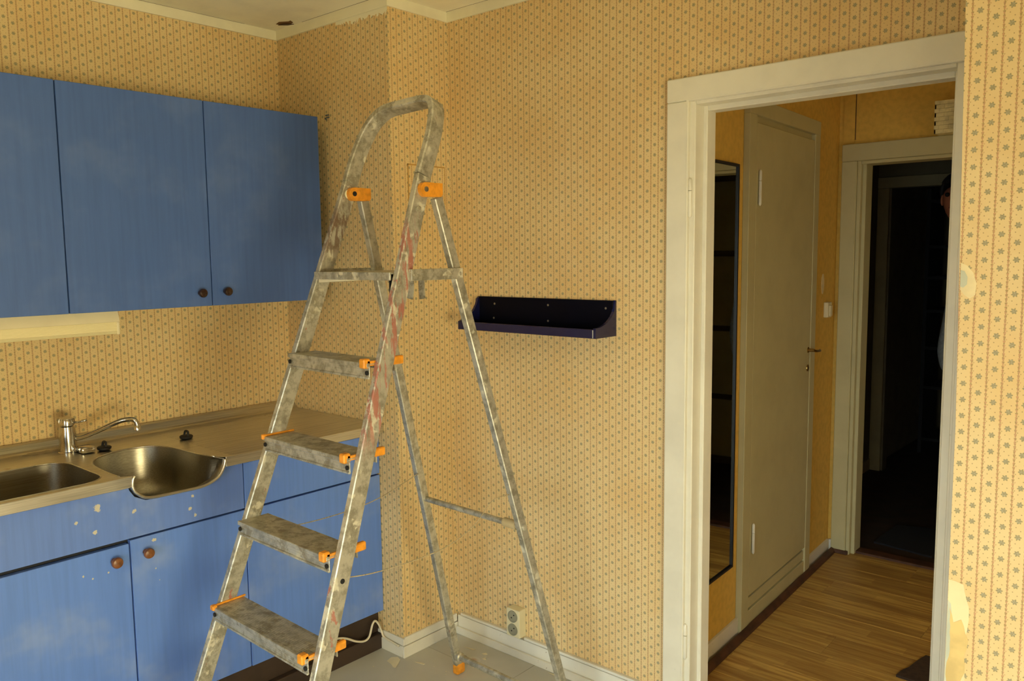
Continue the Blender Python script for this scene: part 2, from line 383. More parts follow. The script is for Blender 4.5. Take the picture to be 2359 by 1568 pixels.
# walls behind the camera, with the windows the daylight comes through
def wallholed(name, axis, c0, c1, lo, hi, h0, h1, z0, z1, mat):
    bm = BM()
    def bb(a0, a1, za, zb):
        if axis == 'y': box(bm, (a0, c0, za), (a1, c1, zb))
        else: box(bm, (c0, a0, za), (c1, a1, zb))
    bb(lo, h0, 0, CZ); bb(h1, hi, 0, CZ); bb(h0, h1, 0, z0); bb(h0, h1, z1, CZ)
    return struct(obj(name, bm, mat))
wallholed('wall_front', 'y', -4.1, -4.0, XL-.1, 4.2, 1.50, 3.10, .5, 1.7, WP_B)
wallholed('wall_window_side', 'x', 4.1, 4.2, -4.0, YR, -3.00, -1.80, .45, 1.4, WP_L)
def window(name, axis, c, h0, h1, z0, z1):
    bm = BM()
    def bb(a0, a1, za, zb):
        if axis == 'y': box(bm, (a0, c-.03, za), (a1, c+.03, zb))
        else: box(bm, (c-.03, a0, za), (c+.03, a1, zb))
    bb(h0, h0+.05, z0, z1); bb(h1-.05, h1, z0, z1); bb(h0+.05, h1-.05, z0, z0+.05); bb(h0+.05, h1-.05, z1-.05, z1)
    return struct(obj(name, bm, M_WHITE))
window('window_1', 'y', -4.06, 1.50, 3.10, .5, 1.7); window('window_2', 'x', 4.17, -3.00, -1.80, .45, 1.4)

# cornice
def trim(name, a, b, mat=M_CORN): return struct(obj(name, B1(a, b), mat))
T = .008
trim('trim_1', (XL, -4.0, HC), (XL+T, YC, CZ)); trim('trim_2', (XL+T, YC-T, HC), (T, YC, CZ))
trim('trim_3', (0, YC, HC), (T, 0, CZ)); trim('trim_4', (T, -T, HC), (1.915, 0, CZ)); trim('trim_5', (1.912, YR-T, HC), (4.1, YR, CZ))
# paint smeared from the cornice onto the paper, near the column corner
bm = BM()
for k in range(26):
    x = -.30 + k * .0115; prism(bm, [(x, HC+.001), (x, HC-.008-random.random()*.022*(1 if k > 7 else .4)), (x+.0115, HC-.008-random.random()*.02), (x+.0115, HC+.001)], 'y', YC-.0008, YC)
o = obj('paint_smear', bm, M_CORN, cf); o['label'] = 'white ceiling paint smeared over the wallpaper'
# damaged spot in the ceiling by the left corner
bm = BM(); prism(bm, [(-.60,-.362),(-.565,-.372),(-.53,-.35),(-.515,-.352),(-.53,-.33),(-.56,-.322),(-.588,-.335)], 'z', CZ-.0012, CZ+.001)
obj('ceiling_hole', bm, plain('ceiling_hole_edge', (120, 84, 42), .9), ce)
bm = BM(); prism(bm, [(-.592,-.358),(-.56,-.352),(-.535,-.322),(-.565,-.332)], 'z', CZ-.006, CZ-.004); obj('loose_flake', bm, M_BROWN, ce)
for a, b in (((XL+T+.002,-2.0,CZ-.0005),(XL+T+.0035,-.45,CZ+.001)), ((T+.002,-T-.0045,CZ-.0005),(1.5,-T-.003,CZ+.001)), ((-.5,YC-T-.0045,CZ-.0005),(.0,YC-T-.003,CZ+.001))):
    obj('crack', B1(a, b), M_BROWN, ce)

# skirting boards
def skirt(name, seg, h, mat, q=.045):
    """seg: list of (poly footprint a->b) built as lower board plus top strip"""
    root = sthing(name)
    for nm, a, b in seg: obj(nm, B1(a, b, .0015), mat, root)
    return root
skirt('baseboard_back', [('board', (.012,-.013,.0),(.98,0,.075)), ('quarter_strip', (.012,-.024,0),(.98,-.013,.03)), ('cable_cover', (.03,-.016,.079),(.305,0,.089)), ('cable_cover', (.372,-.016,.079),(.98,0,.089))], .09, M_TRIMW)
skirt('baseboard_column', [('board', (-.147,YC-.010,0),(.0,YC,.046)), ('upper_strip', (-.147,YC-.008,.048),(.008,YC,.076)), ('board', (0.001,YC-.010,0),(.012,-.012,.046)), ('upper_strip', (0,YC+.0005,.048),(.009,-.012,.080))], .08, M_TRIMW)
skirt('baseboard_right', [('board', (1.936,YR-.013,0),(4.1,YR,.08))], .08, M_TRIMW)

# bits of the column side wall: patched rectangle
bm = BM(); box(bm, (0, -.215, 1.745), (.0012, -.03, 1.886)); obj('wallpaper_patch', bm, WP_B, cf)
bm = BM()
for a, b in (((0,-.219,1.745),(.0018,-.215,1.89)), ((0,-.219,1.886),(.0018,-.03,1.8905)), ((0,-.03,1.745),(.0018,-.0275,1.8905))): box(bm, a, b)
obj('stained_patch_edge', bm, plain('brown_glue_stain', (196, 150, 74), .8), cf)
tag(obj('wall_hook', tube(tube(BM(), smoothpath([(-.375,YC-.001,2.099),(-.366,YC-.012,2.098),(-.358,YC-.002,2.100)]), .0022, 6), smoothpath([(-.377,YC-.001,2.084),(-.368,YC-.014,2.086),(-.356,YC-.002,2.091)]), .0022, 6), plain('blue_grey_wire', (70, 84, 96), .5), smooth=True), 'tiny blue grey double hook on the wallpaper beside the upper cupboards', 'hook')

# torn wallpaper on the right wall
def patch(name, pts, mat, t0, t1, parent=wr, label=None):
    pts2 = []
    for i, p in enumerate(pts):
        q = pts[(i+1) % len(pts)]
        pts2.append(p); n = max(1, int(math.hypot(q[0]-p[0], q[1]-p[1]) / .012))
        for k in range(1, n): pts2.append((p[0]+(q[0]-p[0])*k/n + random.uniform(-.0015,.0015)*(1 if p[0] > 1.94 or q[0] > 1.94 else 0), p[1]+(q[1]-p[1])*k/n + random.uniform(-.002,.002)))
    bm = BM(); va = [bm.verts.new((p[0], YR-t1, p[1])) for p in pts2]; vb = [bm.verts.new((p[0], YR-t0, p[1])) for p in pts2]; n = len(pts2)
    es = [bm.edges.new((va[i], va[(i+1) % n])) for i in range(n)]; bmesh.ops.triangle_fill(bm, use_beauty=True, edges=es)
    for i in range(n): bm.faces.new((va[i], va[(i+1) % n], vb[(i+1) % n], vb[i]))
    return obj(name, bm, mat, parent, label=label)
patch('torn_paper', [(1.9362,.888),(1.963,.883),(1.974,.84),(1.974,.80),(1.968,.76),(1.972,.70),(1.97,.62),(1.976,.5),(1.972,.4),(1.9362,.4)], M_TORN3, 0, .0006)
patch('torn_paper', [(1.940,.83),(1.948,.80),(1.962,.81),(1.976,.77),(1.97,.735),(1.972,.70),(1.962,.665),(1.958,.6),(1.95,.5),(1.945,.5),(1.952,.62),(1.942,.655),(1.938,.70),(1.944,.74),(1.943,.79)], M_TORN, .0006, .0012)
patch('bare_patch', [(1.9362,.845),(1.942,.838),(1.945,.80),(1.946,.775),(1.945,.74),(1.939,.71),(1.941,.67),(1.947,.63),(1.945,.5),(1.9362,.5)], M_TORN2, .0006, .001)
patch('torn_paper', [(1.932,1.524),(1.943,1.519),(1.954,1.505),(1.9605,1.485),(1.959,1.462),(1.95,1.455),(1.940,1.462),(1.9325,1.472)], M_TORN3, 0, .0006)
patch('bare_patch', [(1.9322,1.510),(1.939,1.508),(1.9445,1.497),(1.944,1.482),(1.938,1.476),(1.9325,1.478)], M_TORN2, .0006, .001)

# ================================================================ kitchen doorway (door_1)
d1 = sthing('door_1', (1.42, .05, 0))
obj('casing', B1((.9815,-.02,0),(1.052,0,2.009), .003), M_WHITE, d1)
obj('casing', B1((1.816,-.02,0),(1.885,0,2.009), .003), M_WHITE, d1)
obj('head_casing', B1((.9815,-.021,2.0095),(1.885,0,2.079), .003), M_WHITE, d1)
bm = BM(); box(bm, (1.036,-.006,0),(1.074,.11,2.034), .0025); box(bm, (1.072,.045,0),(1.087,.10,2.0), .0025); box(bm, (1.048,-.0205,0),(1.056,-.003,2.014), .002)
obj('jamb', bm, M_WHITE, d1)
bm = BM(); box(bm, (1.79,-.006,0),(1.824,.11,2.034), .0025); box(bm, (1.775,.045,0),(1.792,.10,2.0), .0025); box(bm, (1.812,-.0205,0),(1.82,-.003,2.014), .002)
obj('jamb', bm, M_WHITE, d1)
bm = BM(); box(bm, (1.074,-.006,1.998),(1.79,.11,2.034), .0025); box(bm, (1.087,.045,1.983),(1.775,.10,2.0), .0025); box(bm, (1.055,-.0205,2.007),(1.813,-.003,2.014), .002)
obj('head_jamb', bm, M_WHITE, d1)
def hinge_pin(z0, z1, parent, x, y, mat, r=.0065):
    bm = BM(); zm = z1 - (z1-z0)*.3
    lathe(bm, [(0,0),(.004,r*.6),(.008,r),(zm-z0-.001,r)], (x,y,z0), (0,0,1), 12); lathe(bm, [(0,r),(z1-zm-.006,r),(z1-zm,r*.5),(z1-zm+.002,0)], (x,y,zm+.001), (0,0,1), 12)
    return obj('hinge_pin', bm, mat, parent, smooth='auto')
hinge_pin(1.655, 1.775, d1, 1.060, -.010, M_WHITE); hinge_pin(.225, .345, d1, 1.060, -.010, M_WHITE)
struct(obj('trim_6', B1((1.05,.0,0),(1.81,.10,.004)), M_BROWN))

# ================================================================ hallway
HD = Vector((-.0576, .9983, 0)); HN = Vector((.9983, .0576, 0)); HP = Vector((.916, .399, 0))
def H(s, z, off=0.0): return HP + HD*s + HN*off + Vector((0,0,z))
def hbox(s0, s1, z0, z1, o0, o1, bm=None, bev=0):
    return hexa(bm or BM(), [H(s0,z0,o0),H(s0,z0,o1),H(s1,z0,o1),H(s1,z0,o0),H(s0,z1,o0),H(s0,z1,o1),H(s1,z1,o1),H(s1,z1,o0)], bev)
hf = struct(obj('floor', B1((.45,.11,-.06),(3.3,2.0,-.0075)), M_KICK))
pm = [plank_mat('laminate_%d' % i, i*2.3+1) for i in range(6)]
meshes = {}
k = 0; y = -.01
yb = [0.05,.18,.37,.56,.75,.94,1.13,1.32,1.51,1.70,1.89,2.0]
for r_ in range(len(yb)-1):
    x = .70 - ((r_*.47) % 1.2)
    while x < 3.2:
        xa, xb = max(x, .80), min(x+1.2, 3.2)
        if xb - xa > .05:
            ya = yb[r_] if r_ else .05
            if xa < 1.05 and r_ == 0: xa = 1.07 if xb > 1.1 else xa
            obj('plank', B1((xa+.0006, ya+.0008, -.0075),(xb-.0006, yb[r_+1]-.0008, 0), .0008), pm[(r_*3+int((x+2)*2.3)) % 6], hf)
        x += 1.2
hw = struct(obj('wall_hall_left', hbox(-.30, 1.55, 0, CZ, -.12, 0), M_HALLW))
hb_bm = BM(); box(hb_bm, (.55,1.90,0),(.93,2.0,CZ)); box(hb_bm, (.93,1.90,2.01),(1.72,2.0,CZ)); box(hb_bm, (1.72,1.90,0),(3.3,2.0,CZ))
struct(obj('wall_hall_back', hb_bm, M_HALLW))
struct(obj('wall_hall_right', B1((3.2,.11,0),(3.3,1.9,CZ)), M_HALLW))
struct(obj('ceiling_hall', B1((.55,.11,CZ),(3.3,2.0,CZ+.06)), M_CEIL))
# raised covering strip beside the far doorway and batten joint
sb = obj('trim_7', B1((.8535,1.893,2.075),(.905,1.8995,2.3)), M_HALLW); struct(sb)
struct(obj('trim_8', B1((.9055,1.8965,2.09),(.908,1.8995,2.47)), M_BROWN))
struct(obj('baseboard_hall_left', hbox(-.29, .30, 0, .075, 0, .012, None, .0015), M_TRIMW))
struct(obj('baseboard_hall_left_rear', hbox(1.14, 1.485, 0, .062, 0, .012, None, .0015), M_TRIMW))
struct(obj('baseboard_hall_back', B1((.838,1.886,0),(.853,1.90,.06), .001), M_TRIMW))
bm = BM()
prof = [(0,0),(.022,0),(.020,.012),(.012,.021),(0,.024)]
def quarter(bm, s0, s1, o):
    for a, b in ((s0, s1),):
        A = [bm.verts.new(H(a, z, o+t)) for t, z in prof]; Bv = [bm.verts.new(H(b, z, o+t)) for t, z in prof]
        for i in range(5): bm.faces.new((A[i], A[(i+1)%5], Bv[(i+1)%5], Bv[i]))
        bm.faces.new(A); bm.faces.new(Bv)
quarter(bm, -.29, 1.49, .0265)
struct(obj('trim_9', bm, M_BROWN)); struct(obj('trim_10', B1((.86,1.868,0),(.94,1.885,.02), .003), M_BROWN))

# closet door in the left hall wall (door_2)
d2 = sthing('door_2', tuple(H(.7, 0)))
obj('jamb', hbox(.29, .362, .0, 2.075, 0, .026, None, .002), M_DOORW, d2)
obj('jamb', hbox(1.063, 1.13, .0, 2.075, 0, .026, None, .002), M_DOORW, d2)
obj('head_casing', hbox(.29, 1.13, 2.075, 2.137, 0, .027, None, .002), M_DOORW, d2)
obj('head_recess', hbox(.362, 1.063, 2.05, 2.075, 0, .006), M_DOORW, d2)
leaf = obj('door_leaf', hbox(.366, 1.059, .142, 2.048, 0, .024, None, .003), M_DOORW, d2)
obj('sill_board', hbox(.362, 1.063, .0, .078, 0, .022, None, .002), M_DOORW, d2)
obj('sill_board', hbox(.362, 1.063, .084, .128, 0, .018, None, .002), M_DOORW, d2)
obj('gap_board', hbox(.362, 1.063, .128, .142, 0, .003), M_BROWN, d2)
for z0, z1 in ((1.727,1.866),(.317,.445)):
    p = H(.388, 0, .032); hinge_pin(z0, z1, d2, p.x, p.y, M_WHITE, .006)
# lever handle and lock
bm = BM(); p = H(1.035, 1.095, .024); lathe(bm, [(0,.014),(.003,.014),(.005,.008),(.03,.007)], p, HN, 14)
tube(bm, smoothpath([H(1.035,1.095,.05), H(1.055,1.09,.056), H(1.105,1.087,.056), H(1.125,1.087,.05)]), .006, 8)
obj('door_handle', bm, M_BRASS, leaf, smooth='auto')
bm = BM(); lathe(bm, [(0,.016),(.004,.015),(.005,.011),(.0055,0)], H(1.033,1.012,.024), HN, 16); obj('lock_rosette', bm, M_BRASS, leaf, smooth='auto')
bm = BM(); prism(bm, [(0,0)]*0 or [(-.003,-.012),(.003,-.012),(.003,.006),(-.003,.006)], 'x', 0, .001); bm.free()

# mirror
mt = thing('wall_mirror', 'tall narrow mirror with thin blue-black frame on the hallway wall, seen through the doorway', 'mirror', tuple(H(.11, .31)))
bm = BM()
for a in ((-.045,-.036,.313,1.877),(.213,.222,.313,1.877),(-.036,.213,.313,.322),(-.036,.213,1.868,1.877)): hbox(a[0],a[1],a[2],a[3],.0,.016,bm)
obj('frame', bm, M_MFRAME, mt); obj('mirror_glass', hbox(-.036,.213,.322,1.868,.002,.010), M_MIRROR, mt)
# switch
ls = thing('light_switch', 'small cream light switch between closet door and far doorway', 'switch', tuple(H(1.35,1.24,0)))
obj('base', hbox(1.325,1.385,1.225,1.300,0,.022,None,.003), M_SOCK, ls); obj('rocker', hbox(1.338,1.372,1.232,1.285,.022,.030,None,.002), M_SOCK, ls)
bm = BM(); prism(bm, [(0,0),(1,0),(1,1)], 'x', 0, 1); bm.free()
pts = [H(1.30+.022*math.cos(a), 1.395+.045*math.sin(a)*(1 if math.sin(a) > 0 else 1.2), .0) for a in [i*math.pi/8 for i in range(16)]]
bm = BM(); A = [bm.verts.new(p) for p in pts]; Bv = [bm.verts.new(p + HN*.0015) for p in pts]; bm.faces.new(A); bm.faces.new(Bv)
for i in range(16): bm.faces.new((A[i], A[(i+1)%16], Bv[(i+1)%16], Bv[i]))
obj('bare_patch', bm, M_TORN3, hw)

# far doorway (door_3)
d3 = sthing('door_3', (1.34, 1.95, 0))
obj('casing', B1((.853,1.876,0),(.926,1.90,1.985), .003), M_DOORW, d3); obj('casing', B1((1.752,1.876,0),(1.822,1.90,1.985), .003), M_DOORW, d3)
obj('head_casing', B1((.853,1.874,1.9855),(1.822,1.90,2.068), .003), M_DOORW, d3)
bm = BM(); box(bm, (.9265,1.884,0),(.945,2.0,1.985), .002); box(bm, (.944,1.91,0),(.962,2.0,1.975), .002); obj('jamb', bm, M_DOORW, d3)
bm = BM(); box(bm, (1.72,1.884,0),(1.7515,2.0,1.985), .002); obj('jamb', bm, M_DOORW, d3)
bm = BM(); box(bm, (.945,1.884,1.968),(1.72,2.0,1.985), .002); obj('head_jamb', bm, M_DOORW, d3)
struct(obj('trim_11', B1((.945,1.93,-.004),(1.72,2.0,.012), .002), M_BROWN))
# woven box over the far doorway
wx0, wx1, wy0, wy1, wz0, wz1 = 1.285, 1.52, 1.80, 1.90, 2.069, 2.214
bk = thing('woven_box', 'white woven strip box on the wall above the far doorway', 'box', ((wx0+wx1)/2, 1.85, wz0))
obj('body', B1((wx0+.004, wy0+.004, wz0),(wx1-.004, wy1, wz1-.002)), M_BASKET, bk)
bm = BM(); nx, nz = 12, 8; sx = (wx1-wx0)/nx; sz = (wz1-wz0)/nz
for i in range(nx):
    for j in range(nz):
        o_ = .0025 if (i+j) % 2 else 0.0; ext = .02
        a = wx0+i*sx - sx*ext*.2; b_ = wx0+(i+1)*sx + sx*ext*.2
        hexa(bm, [(a,wy0-o_,wz0+j*sz+.0008),(b_,wy0-o_,wz0+j*sz+.0008),(b_,wy0+.006,wz0+j*sz+.0008),(a,wy0+.006,wz0+j*sz+.0008),(a,wy0-o_,wz0+(j+1)*sz-.0008),(b_,wy0-o_,wz0+(j+1)*sz-.0008),(b_,wy0+.006,wz0+(j+1)*sz-.0008),(a,wy0+.006,wz0+(j+1)*sz-.0008)])
for i in range(5):
    for j in range(nz):
        o_ = .0012 if (i+j) % 2 else 0.0; a = wy0+i*.02; b_ = a+.02
        box(bm, (wx0-o_, a, wz0+j*sz+.0008), (wx0+.006, b_, wz0+(j+1)*sz-.0008))
o = obj('woven_strips', bm, M_BASKET, bk); o['kind'] = 'stuff'

# ---- dark porch beyond
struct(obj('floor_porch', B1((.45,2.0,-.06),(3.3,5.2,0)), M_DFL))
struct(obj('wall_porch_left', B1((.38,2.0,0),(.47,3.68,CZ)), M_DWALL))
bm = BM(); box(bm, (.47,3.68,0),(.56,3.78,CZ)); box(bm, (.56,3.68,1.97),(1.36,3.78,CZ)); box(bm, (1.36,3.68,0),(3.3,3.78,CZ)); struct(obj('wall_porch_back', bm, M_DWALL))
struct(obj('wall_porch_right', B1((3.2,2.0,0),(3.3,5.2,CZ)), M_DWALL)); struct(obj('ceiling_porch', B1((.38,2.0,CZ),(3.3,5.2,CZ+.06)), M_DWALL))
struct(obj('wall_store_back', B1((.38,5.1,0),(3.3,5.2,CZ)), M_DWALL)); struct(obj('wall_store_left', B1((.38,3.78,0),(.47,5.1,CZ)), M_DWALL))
struct(obj('baseboard_porch_left', B1((.4705,2.01,0),(.483,3.66,.08)), M_DCAS))
d4 = sthing('door_4', (.95, 3.72, 0))
obj('casing', B1((.475,3.655,0),(.55,3.68,1.97), .003), M_DCAS, d4); obj('casing', B1((1.36,3.655,0),(1.43,3.68,1.97), .003), M_DCAS, d4); obj('head_casing', B1((.475,3.653,1.9705),(1.43,3.68,2.045), .003), M_DCAS, d4)
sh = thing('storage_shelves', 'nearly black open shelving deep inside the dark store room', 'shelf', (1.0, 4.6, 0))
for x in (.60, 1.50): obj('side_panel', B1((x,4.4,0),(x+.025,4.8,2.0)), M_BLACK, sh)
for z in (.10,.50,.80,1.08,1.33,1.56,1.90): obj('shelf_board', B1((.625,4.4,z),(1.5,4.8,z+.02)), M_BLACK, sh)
# wardrobe in the porch (what the mirror looks at)
wd = thing('wardrobe', 'pale wardrobe with black bars standing in the dark porch, seen only in the mirror', 'wardrobe', (2.0, 3.5, 0))
obj('body', B1((1.55,3.30,0),(2.6,3.675,2.1)), M_DWALL, wd)
for z0, z1 in ((.06,.48),(.52,.98),(1.02,1.52),(1.56,2.05)): obj('door_panel', B1((1.57,3.285,z0),(2.58,3.30,z1), .003), M_DOORW, wd)
# mats
def mat_(name, pts, m_, label, z=0.0):
    P = []
    for i, p in enumerate(pts):
        q = pts[(i+1) % len(pts)]
        for k in range(5): t = k/5; P.append((p[0]+(q[0]-p[0])*t+random.uniform(-.006,.006), p[1]+(q[1]-p[1])*t+random.uniform(-.006,.006)))
    return tag(obj(name, prism(BM(), P, 'z', z, z+.009), m_), label, 'mat')
mat_('door_mat', [(.985,2.14),(1.0,2.51),(1.20,2.56),(1.275,2.50),(1.285,2.10)], M_MAT, 'dark blue-black mat on the floor just past the far threshold', .0)
mat_('door_mat', [(1.50,.76),(1.545,.985),(2.05,1.02),(2.05,.70)], M_MAT2, 'dark brown mat on the hallway laminate by the right side of the doorway', .0)

# ================================================================ person (mostly hidden behind the right jamb)
def skin(name, verts, edges, radii, mat, parent, sub=2):
    me = bpy.data.meshes.new(name); org = worg(parent) if parent else Vector((0,0,0))
    me.from_pydata([tuple(Vector(v)-org) for v in verts], edges, []); me.materials.append(mat)
    o = bpy.data.objects.new(name, me); COL.objects.link(o)
    if parent: o.parent = parent
    s = o.modifiers.new('skin', 'SKIN'); s.use_smooth_shade = True
    for i, r_ in enumerate(radii): me.skin_vertices[0].data[i].radius = (r_, r_) if not isinstance(r_, tuple) else r_
    me.skin_vertices[0].data[0].use_root = True
    q = o.modifiers.new('sub', 'SUBSURF'); q.levels = sub; q.render_levels = sub
    return o
PX, PY = 1.40, 2.75
M_SKIN = plain('skin', (196, 122, 88), .55); M_HAIR = plain('dark_hair', (26, 22, 20), .7); M_SWEAT = plain('grey_sweater', (150, 158, 160), .9, 0, .12, 60); M_TROU = plain('dark_blue_trousers', (34, 42, 56), .9, 0, .12, 40); M_SHOE = plain('dark_shoes', (30, 26, 24), .6)
pe = thing('person', 'person in grey sweater and dark trousers, nearly hidden behind the right door jamb', 'person', (PX, PY, 0))
hx = PX - .205
V = [(PX,PY,1.02),(PX,PY,1.18),(PX-.01,PY,1.38),(PX-.04,PY-.01,1.57),(PX-.12,PY-.02,1.665),(hx,PY-.035,1.75),(hx,PY-.035,1.84),(hx,PY-.03,1.90)]
Rk = [(.15,.11),(.14,.10),(.16,.11),(.08,.07),(.052,.052),(.068,.078),(.083,.098),(.055,.07)]
Ed = [(i, i+1) for i in range(7)]
def limb(start, pts, rad_):
    last = start
    for p, r_ in zip(pts, rad_): V.append(p); Rk.append(r_); Ed.append((last, len(V)-1)); last = len(V)-1
    return last
for s in (-1, 1):
    limb(0, [(PX+s*.10,PY,.95),(PX+s*.11,PY-.02,.53),(PX+s*.115,PY+.01,.12),(PX+s*.12,PY-.01,.055),(PX+s*.125,PY-.13,.035)], [.085,.058,.04,.038,.032])
    el = (PX+.235, PY-.02, 1.05) if s > 0 else (PX-.235, PY-.03, .98)
    wrist = limb(3, [(PX+s*.15,PY,1.53), el, (PX+s*.19,PY-.13,.87)], [.058,.042,.029])
    wv = Vector(V[wrist])
    palm = limb(wrist, [tuple(wv+Vector((-s*.03,-.05,-.03)))], [(.034,.018)])
    pv = Vector(V[palm])
    for fi in range(4):
        o_ = Vector((0, 0, .027 - fi*.018)); L_ = (.9, 1.0, .95, .75)[fi]
        limb(palm, [tuple(pv+o_+Vector((-s*.035,-.012,0))*L_), tuple(pv+o_+Vector((-s*.06,-.002,-.004))*L_), tuple(pv+o_+Vector((-s*.072,.014,-.006))*L_)], [.009,.008,.007])
    limb(wrist, [tuple(wv+Vector((-s*.015,-.03,.022))), tuple(wv+Vector((-s*.035,-.055,.035)))], [.011,.009])
body = skin('body', V, Ed, Rk, M_SKIN, pe)
face = Vector((hx, PY-.035, 1.82))
bm = BM(); prism(bm, [(-.014,-.02),(.014,-.02),(.005,.03),(-.005,.03)], 'y', 0, -.001)
bm.free()
bm = BM(); N0 = face + Vector((-.012,-.092,0)); vs = [bm.verts.new(N0+Vector(p)) for p in ((-.007,.006,.03),(.007,.006,.03),(.016,.006,-.018),(-.016,.006,-.018),(0,-.024,-.012))]
bm.faces.new(vs[:4]); [bm.faces.new((vs[i], vs[(i+1)%4], vs[4])) for i in range(4)]; obj('nose', bm, M_SKIN, pe)
for s in (-1, 1):
    bm = BM(); bmesh.ops.create_uvsphere(bm, u_segments=12, v_segments=8, radius=.012); bmesh.ops.translate(bm, verts=bm.verts, vec=face+Vector((-.012+s*.031,-.078,.025))); obj('eye', bm, M_HAIR, pe, smooth=True)
    bm = BM(); bmesh.ops.create_uvsphere(bm, u_segments=10, v_segments=8, radius=.03); bmesh.ops.scale(bm, verts=bm.verts, vec=(.3,.6,1)); bmesh.ops.translate(bm, verts=bm.verts, vec=face+Vector((s*.086,.005,.0))); obj('ear', bm, M_SKIN, pe, smooth=True)
bm = BM(); bmesh.ops.create_uvsphere(bm, u_segments=12, v_segments=6, radius=.024); bmesh.ops.scale(bm, verts=bm.verts, vec=(1,.35,.3)); bmesh.ops.translate(bm, verts=bm.verts, vec=face+Vector((-.01,-.086,-.045))); obj('mouth', bm, plain('lips', (160, 84, 70), .5), pe, smooth=True)
bm = BM(); bmesh.ops.create_uvsphere(bm, u_segments=20, v_segments=14, radius=.112)
bmesh.ops.delete(bm, geom=[v for v in bm.verts if v.co.z < -.035 or (v.co.y < -.03 and v.co.z < .045)], context='VERTS')
bmesh.ops.scale(bm, verts=bm.verts, vec=(.92,1.08,1.0)); bmesh.ops.translate(bm, verts=bm.verts, vec=Vector((hx, PY-.022, 1.865)))
o = obj('hair', bm, M_HAIR, pe, smooth=True); q = o.modifiers.new('t', 'SOLIDIFY'); q.thickness = .012
VS = [V[i] for i in range(4)]; sv = list(VS) + [(PX-.055,PY-.012,1.60)]; se = [(0,1),(1,2),(2,3),(3,4)]; sr = [(.17,.13),(.162,.122),(.18,.128),(.10,.09),(.066,.066)]
for s in (-1, 1):
    el = (PX+.235, PY-.02, 1.05) if s > 0 else (PX-.235, PY-.03, .98)
    b0 = len(sv); sv += [(PX+s*.15,PY,1.53), el, (PX+s*.195,PY-.12,.885)]; se += [(3,b0),(b0,b0+1),(b0+1,b0+2)]; sr += [.072,.058,.044]
skin('sweater', sv, se, sr, M_SWEAT, pe)
tv = [(PX,PY,1.0)]; te = []; tr = [(.165,.125)]
for s in (-1, 1):
    b0 = len(tv); tv += [(PX+s*.105,PY,.90),(PX+s*.115,PY-.02,.53),(PX+s*.118,PY+.01,.11)]; te += [(0,b0),(b0,b0+1),(b0+1,b0+2)]; tr += [.112,.085,.07]
skin('trousers', tv, te, tr, M_TROU, pe)
for s in (-1, 1):
    bm = BM(); box(bm, (PX+s*.12-.047,PY-.20,0.001),(PX+s*.12+.047,PY+.065,.075), .02, 2); obj('shoe', bm, M_SHOE, pe, smooth=True)

# ================================================================ upper cupboards
XU = -.351
def knob(parent, x, y, z, mat, r=.0155, L=.030, axis=(1,0,0)):
    bm = BM(); lathe(bm, [(0,r*.55),(L*.3,r*.5),(L*.45,r*.75),(L*.6,r*.98),(L*.78,r),(L*.92,r*.85),(L,r*.4),(L*1.01,0)], (x,y,z), axis, 24)
    return obj('knob', bm, mat, parent, smooth='auto')
def upper(y0, y1, label, knobs, divs):
    t = thing('wall_cupboard', label, 'cupboard', (XU-.17, (y0+y1)/2, 1.384), 'blue wall cupboards')
    obj('carcass', B1((XL+.001,y0+.001,1.386),(XU-.022,y1-.001,2.083)), M_BLUE_U, t)
    for (a, b), kp in zip(divs, knobs):
        d = obj('door', B1((XU-.02,a+.0018,1.384),(XU,b-.0018,2.085), .0012), M_BLUE_U, t)
        if kp: knob(d, XU, kp[0], kp[1], M_KNOB_D)
    return t
upper(-2.25, -1.301, 'blue double-door wall cupboard at the left edge, above the strip lamp', [None, None], [(-2.25,-1.776),(-1.776,-1.301)])
upper(-1.301, -.357, 'blue double-door wall cupboard with two dark round knobs, nearest the corner', [(-.873,1.430),(-.778,1.432)], [(-1.301,-.828),(-.828,-.357)])
# strip lamp
lp = thing('strip_lamp', 'cream strip lamp with ribbed diffuser under the blue wall cupboards', 'lamp', (-.43,-1.7,1.30))
bm = BM(); prism(bm, [(-.475,1.3835),(-.392,1.3835),(-.380,1.348),(-.475,1.348)], 'y', -2.2, -1.139); obj('housing', bm, M_LAMPH, lp)
bm = BM(); prism(bm, [(-.472,1.3475),(-.383,1.3475),(-.384,1.318),(-.392,1.308),(-.472,1.308)], 'y', -2.19, -1.148); obj('diffuser', bm, M_DIFF, lp)
obj('end_cap', B1((-.474,-1.148,1.306),(-.381,-1.139,1.3475), .002), M_LAMPH, lp)

# ================================================================ lower cupboards
XF = -.114; Y0 = -2.25
RIM = [(-1.2487,.9088),(-1.2550,.8993),(-1.2560,.874),(-1.2417,.8517),(-1.2075,.8335),(-1.1052,.8300),(-1.0332,.8310),(-.9850,.8490),(-.9640,.8780),(-.9565,.9036)]
low = thing('sink_base_unit', 'blue sink base cupboard with scuffed fascia and two brown wooden knobs', 'cupboard', (-.35, -1.5, 0))
obj('carcass', B1((XL+.001,Y0,.16),(XF-.024,-.883,.74)), M_DARK, low)
tops = [(-.8815,.8735),(-.953,.8735)] + [(y, min(.8735, z-.013)) for y, z in reversed(RIM) if z < .895] + [(-1.2590,.8735),(Y0,.8735)]
bm = BM()
for (ya, za), (yb_, zb) in zip(tops, tops[1:]):
    vs = [[bm.verts.new((x, ya, .715)), bm.verts.new((x, yb_, .715)), bm.verts.new((x, yb_, zb)), bm.verts.new((x, ya, za))] for x in (XF-.012, XF)]
    for v4 in vs: bm.faces.new(v4)
    bm.faces.new((vs[0][2], vs[0][3], vs[1][3], vs[1][2])); bm.faces.new((vs[0][0], vs[0][1], vs[1][1], vs[1][0]))
